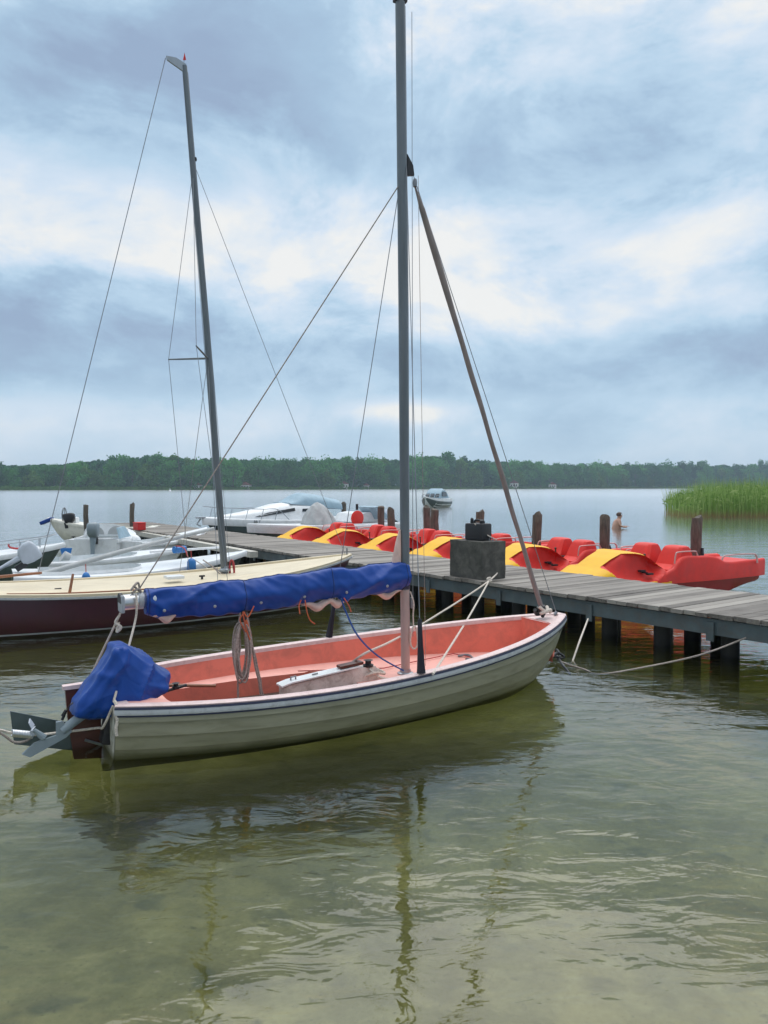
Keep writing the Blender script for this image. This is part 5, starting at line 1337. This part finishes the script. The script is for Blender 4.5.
# ================================================================== PEDAL BOATS
def pedal_boat():
    e = empty('pedal_boat', (0, 0, 0), 0, 'x', 'pedal boat', 'red and yellow pedal boats along the jetty')
    W0 = .76
    # lower hull
    wl = interp_lin([(0, .34), (.25, .52), (.8, .68), (1.6, .74), (3.2, .74), (3.75, .66), (3.9, .60)])
    rr = []
    for i in range(31):
        x = 3.9 * i / 30; w_ = wl(x); zt = float(np.interp(x, [0, .6, 1.7, 2.3, 3.0, 3.9], [.36, .33, .32, .40, .50, .60])); zb_ = -.16 + .30 * smoothstep(3.0, 3.9, x) + .16 * (1 - smoothstep(0, .4, x))
        rr.append([Vector((x, -w_, zt)), Vector((x, -w_ * .96, zt - .12)), Vector((x, -w_ * .80, zb_ + .06)), Vector((x, -w_ * .66, zb_)), Vector((x, w_ * .66, zb_)), Vector((x, w_ * .80, zb_ + .06)), Vector((x, w_ * .96, zt - .12)), Vector((x, w_, zt))])
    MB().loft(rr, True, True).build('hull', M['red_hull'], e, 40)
    # bow hood, yellow, with the leg openings in its flanks
    xs = np.linspace(0.0, 2.02, 92); NA = 68
    hw = interp_lin([(0, .36), (.3, .56), (.7, .70), (1.2, .76), (2.02, .77)])
    zc = lambda x: float(np.interp(x, [0, .12, .35, .65, .95, 1.2, 1.4, 1.6, 1.8, 2.02], [.36, .42, .50, .63, .79, .89, .925, .89, .78, .62]))
    zl = lambda x: float(np.interp(x, [0, .6, 1.4, 2.02], [.34, .31, .30, .33]))
    grid = []; inside = {}
    cx, cz_, aa, bb = 1.34, .60, .66, .29
    for i, x in enumerate(xs):
        row = []
        for k in range(NA + 1):
            th = math.pi * k / NA; c, s = math.cos(th), math.sin(th)
            y = -hw(x) * math.copysign(abs(c) ** .42, c); z = zl(x) + (zc(x) - zl(x)) * max(0, s) ** .62
            zz = cz_ + (x - cx) * -.02
            f = max(0.0, 1 - ((x - cx) / aa) ** 2)
            bz = bb * f ** (.55 if x < cx else .95)
            r_ = abs(z - zz) / max(bz, 1e-4)
            ins = r_ < 1 and f > 0 and abs(c) > .15
            dip = 0
            if ins: dip = .30 * (1 - r_ ** 2) ** .35 * min(1, f * 3)
            # shallow scoop in the lower flank near the bow
            sc = math.exp(-((x - .72) / .20) ** 2 - ((z - .34) / .10) ** 2) * .06
            ins = ins or (x > 1.72 and z < .60)
            row.append(Vector((x, y - math.copysign(1, y) * (dip + sc) if abs(y) > .05 else y, z))); inside[(i, k)] = ins
        grid.append(row)
    yel, red = MB(), MB()
    for i in range(len(xs) - 1):
        for k in range(NA):
            q = [(i, k), (i, k + 1), (i + 1, k + 1), (i + 1, k)]
            n_in = sum(inside[t] for t in q)
            (red if n_in >= 2 else yel).add([grid[a][b_] for a, b_ in q], [(0, 1, 2, 3)])
    # close the nose
    n0 = [grid[0][k] for k in range(NA + 1)]; yel.add(n0, [tuple(range(len(n0)))])
    def weld(mb):
        bm = bmesh.new(); me = bpy.data.meshes.new('t'); me.from_pydata(mb.v, [], mb.f); bm.from_mesh(me); bmesh.ops.remove_doubles(bm, verts=bm.verts, dist=1e-5); bm.verts.index_update()
        o = MB(); o.add([v.co[:] for v in bm.verts], [[v.index for v in f.verts] for f in bm.faces]); bm.free(); bpy.data.meshes.remove(me); return o
    weld(yel).build('bow_hood', M['yellow_plastic'], e, 60); weld(red).build('footwell', M['red_plastic'], e, 70)
    # yellow lower lip
    mb = MB()
    for sg in (-1, 1): mb.loft([[Vector((x, sg * (wl(x) + .02 + a), z)) for a, z in ((-.05, zl(x) + .05), (.0, zl(x) + .05), (.012, zl(x)), (0, zl(x) - .05), (-.05, zl(x) - .05))] for x in [.25 + 1.85 * i / 20 for i in range(21)]])
    mb.build('hood_rim', M['yellow_plastic'], e, 50)
    # red tub: side walls with the stepped outline
    zt = interp_lin([(1.72, .36), (1.86, .46), (2.02, .54), (2.20, .60), (2.32, .72), (2.42, .80), (2.56, .82), (3.0, .80), (3.12, .76), (3.22, .66), (3.34, .64), (3.9, .66)])
    for sg in (-1, 1):
        rr = []
        for i in range(61):
            x = 1.72 + 2.18 * i / 60; w_ = wl(x) + .025; t = zt(x)
            rr.append([Vector((x, sg * w_, .30)), Vector((x, sg * (w_ + .008), t - .05)), Vector((x, sg * (w_ - .015), t - .008)), Vector((x, sg * (w_ - .05), t)), Vector((x, sg * (w_ - .12), t - .02)), Vector((x, sg * (w_ - .16), t - .10)), Vector((x, sg * (w_ - .18), .28))])
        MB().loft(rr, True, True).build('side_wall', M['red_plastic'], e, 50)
    mb = MB(); mb.box((2.75, 0, .34), (2.2, 1.2, .10), bev=.02); mb.build('cockpit_floor', M['red_plastic'], e)
    rr = []
    for x, z in ((2.95, .40), (3.0, .52), (3.3, .56), (3.88, .60), (3.9, .34)): rr.append([Vector((x, -.60, .33)), Vector((x, -.60, z)), Vector((x, .60, z)), Vector((x, .60, .33))])
    MB().loft(rr).build('stern_deck', M['red_plastic'], e, 30)
    for sg in (-1, 1):
        st = MB(); yc = sg * .39
        rr = []
        for z, x0, x1, w_ in ((.40, 2.10, 2.84, .30), (.56, 2.14, 2.84, .30), (.60, 2.28, 2.84, .30), (.66, 2.36, 2.84, .298), (.85, 2.42, 2.84, .272), (1.01, 2.48, 2.82, .24), (1.07, 2.52, 2.79, .22), (1.095, 2.57, 2.75, .17)):
            c_ = .05
            rr.append([Vector((x0, yc - w_ + c_, z)), Vector((x0 + c_, yc - w_, z)), Vector((x1 - c_, yc - w_, z)), Vector((x1, yc - w_ + c_, z)), Vector((x1, yc + w_ - c_, z)), Vector((x1 - c_, yc + w_, z)), Vector((x0 + c_, yc + w_, z)), Vector((x0, yc + w_ - c_, z))])
        rr = [[Vector((p.x, p.y, p.z if p.z < .55 else .55 + (p.z - .55) * .82)) for p in q_] for q_ in rr]
        st.loft(rr); st.build('seat', M['red_plastic'], e, 33)
        MB().loft([[Vector((x, yc + y * sc, z)) for y in (-.29, -.15, 0, .15, .29)] for x, z, sc in ((1.86, .40, 1), (1.92, .50, 1), (2.05, .53, 1), (2.25, .52, 1), (2.42, .55, .98))], False, False).build('seat_pan', M['red_plastic'], e, 60)
        for xa, xb_, zz_ in ((2.22, 2.86, .90), (3.18, 3.72, .78)):
            y_ = sg * (wl(2.5) - .02)
            MB().tube(polyrope([(xa, y_, zz_ - .22), (xa + .03, y_, zz_ - .04), (xa + .12, y_, zz_), (xb_ - .1, y_, zz_), (xb_ - .02, y_, zz_ - .04), (xb_, y_, zz_ - .20)], 5), .014, 7).build('hand_rail', M['pink_tube'], e)
        mb = MB().tube([(1.62, sg * .34, .52), (1.62, sg * .60, .52)], .018, 6).box((1.66, sg * .62, .50), (.14, .08, .035), bev=.01).box((1.58, sg * .50, .55), (.14, .08, .035), bev=.01); mb.build('pedal', M['black'], e)
    MB().box((2.30, 0, .56), (.34, .10, .12), bev=.03).tube([(2.2, 0, .58), (2.18, 0, .78)], .015, 6).lathe([(.0, 0), (.025, .01), (.025, .04), (.0, .05)], (2.18, 0, .77), 8).build('steering_lever', M['black'], e)
    MB().tube(polyrope([(3.9, .3, .60), (3.95, .15, .52), (3.93, 0, .58)]), .012, 5).build('stern_line', M['rope_grey'], e)
    for c in kids(e):
        for v in c.data.vertices:
            if v.co.x > 2.85: v.co.x = 2.85 + (v.co.x - 2.85) * 2.1
    return e
pb = pedal_boat()
PB = [(9.75, 11.22, 'nearest pedal boat, its whole red stern visible at the right edge'), (12.15, 11.22, 'second pedal boat from the right, just left of the bather'),
      (14.65, 11.2, 'pedal boat half hidden behind the concrete block'), (16.95, 11.15, 'pedal boat with its yellow bow just right of the main mast foot'),
      (19.4, 11.15, 'pedal boat with its yellow bow just left of the main mast'), (21.7, 11.2, 'farthest pedal boat, next to the grey tarpaulin')]
PROTO = [pb] + [copy_tree(pb) for _ in PB[1:]]
for o, (t, n, lab) in zip(PROTO, PB):
    o.location = (n * .81 - t * .59, n * .587 + t * .81, rnd.uniform(-.015, .02)); o.rotation_euler = (R(rnd.uniform(-1, 1)), 0, R(27 + rnd.uniform(-1.5, 1.5)))
    o['label'] = 'red and yellow ' + lab

# ================================================================== BATHER
def bather():
    p = at(616, 528.5, 0)
    e = empty('person', (p.x, p.y, -.05), R(0), 'bare chested bather standing chest deep in the lake beyond the posts', 'person')
    V_ = [(0, 0, -.45), (0, 0, -.12), (.01, -.02, .12), (.03, -.03, .36), (.09, -.02, .52), (.12, 0, .57),      # pelvis .. neck base
          (.14, 0, .68), (.17, 0, .80),                                                             # head
          (.02, -.18, .44), (.10, -.24, .20), (.28, -.20, .12), (.40, -.16, .16),                    # near arm
          (.04, .18, .44), (.14, .24, .20), (.32, .18, .13), (.42, .14, .17),
          (0, -.10, -.9), (0, .10, -.9), (0, -.10, -1.3), (0, .10, -1.3)]
    E_ = [(0, 1), (1, 2), (2, 3), (3, 4), (4, 5), (5, 6), (6, 7), (3, 8), (8, 9), (9, 10), (10, 11), (3, 12), (12, 13), (13, 14), (14, 15), (0, 16), (0, 17), (16, 18), (17, 19)]
    rad = [(.19, .17), (.20, .18), (.20, .18), (.22, .17), (.11, .10), (.075, .075), (.10, .10), (.09, .095),
           (.065, .065), (.05, .05), (.038, .038), (.04, .025), (.065, .065), (.05, .05), (.038, .038), (.04, .025), (.09, .09), (.09, .09), (.06, .06), (.06, .06)]
    me = bpy.data.meshes.new('body'); me.from_pydata(V_, E_, []); o = bpy.data.objects.new('body', me); COL.objects.link(o); o.parent = e
    sk = o.modifiers.new('skin', 'SKIN'); me.skin_vertices.new() if not me.skin_vertices else None
    for i, r_ in enumerate(rad): me.skin_vertices[0].data[i].radius = r_
    me.skin_vertices[0].data[0].use_root = True
    sub = o.modifiers.new('sub', 'SUBSURF'); sub.levels = 2; sub.render_levels = 2
    dg = bpy.context.evaluated_depsgraph_get(); m2 = bpy.data.meshes.new_from_object(o.evaluated_get(dg)); o.modifiers.clear(); o.data = m2; m2.name = 'body'
    m2.materials.clear(); m2.materials.append(M['brown_skin']); m2.polygons.foreach_set('use_smooth', [True] * len(m2.polygons))
    for sg in (-1, 1):
        for k in range(5):
            hx, hy, hz = (.42, sg * .15, .165)
            a = (k - 2) * .016
            th = k == 4
            MB().tube([(hx - .01, hy + a, hz), (hx + (.03 if th else .045), hy + a * 1.5 + (.03 * -sg if th else 0), hz + .012), (hx + (.045 if th else .08 - abs(k - 1.5) * .008), hy + a * 1.6 + (.04 * -sg if th else 0), hz - .006)], [.009, .008, .006], 6).build('finger', M['brown_skin'], e)
    e.scale = (1.3, 1.3, 1.0)
    bm = bmesh.new(); bmesh.ops.create_uvsphere(bm, u_segments=20, v_segments=14, radius=.120)
    bmesh.ops.delete(bm, geom=[v for v in bm.verts if v.co.z < -.075 or (v.co.x > .065 and v.co.z < .035)], context='VERTS')
    for v in bm.verts: v.co = Vector((v.co.x * 1.05 + .13, v.co.y * .92, v.co.z * 1.02 + .775)) + Vector((noise.noise(v.co * 40), 0, 0)) * .006
    h = bpy.data.meshes.new('hair'); bm.to_mesh(h); bm.free(); h.materials.append(M['hair']); ho = bpy.data.objects.new('hair', h); COL.objects.link(ho); ho.parent = e
    MB().prism([(.235, -.012, .80), (.262, -.010, .765), (.262, .010, .765), (.235, .012, .80)], (0, .01, 0)).build('nose', M['brown_skin'], e)
    return e
bather()
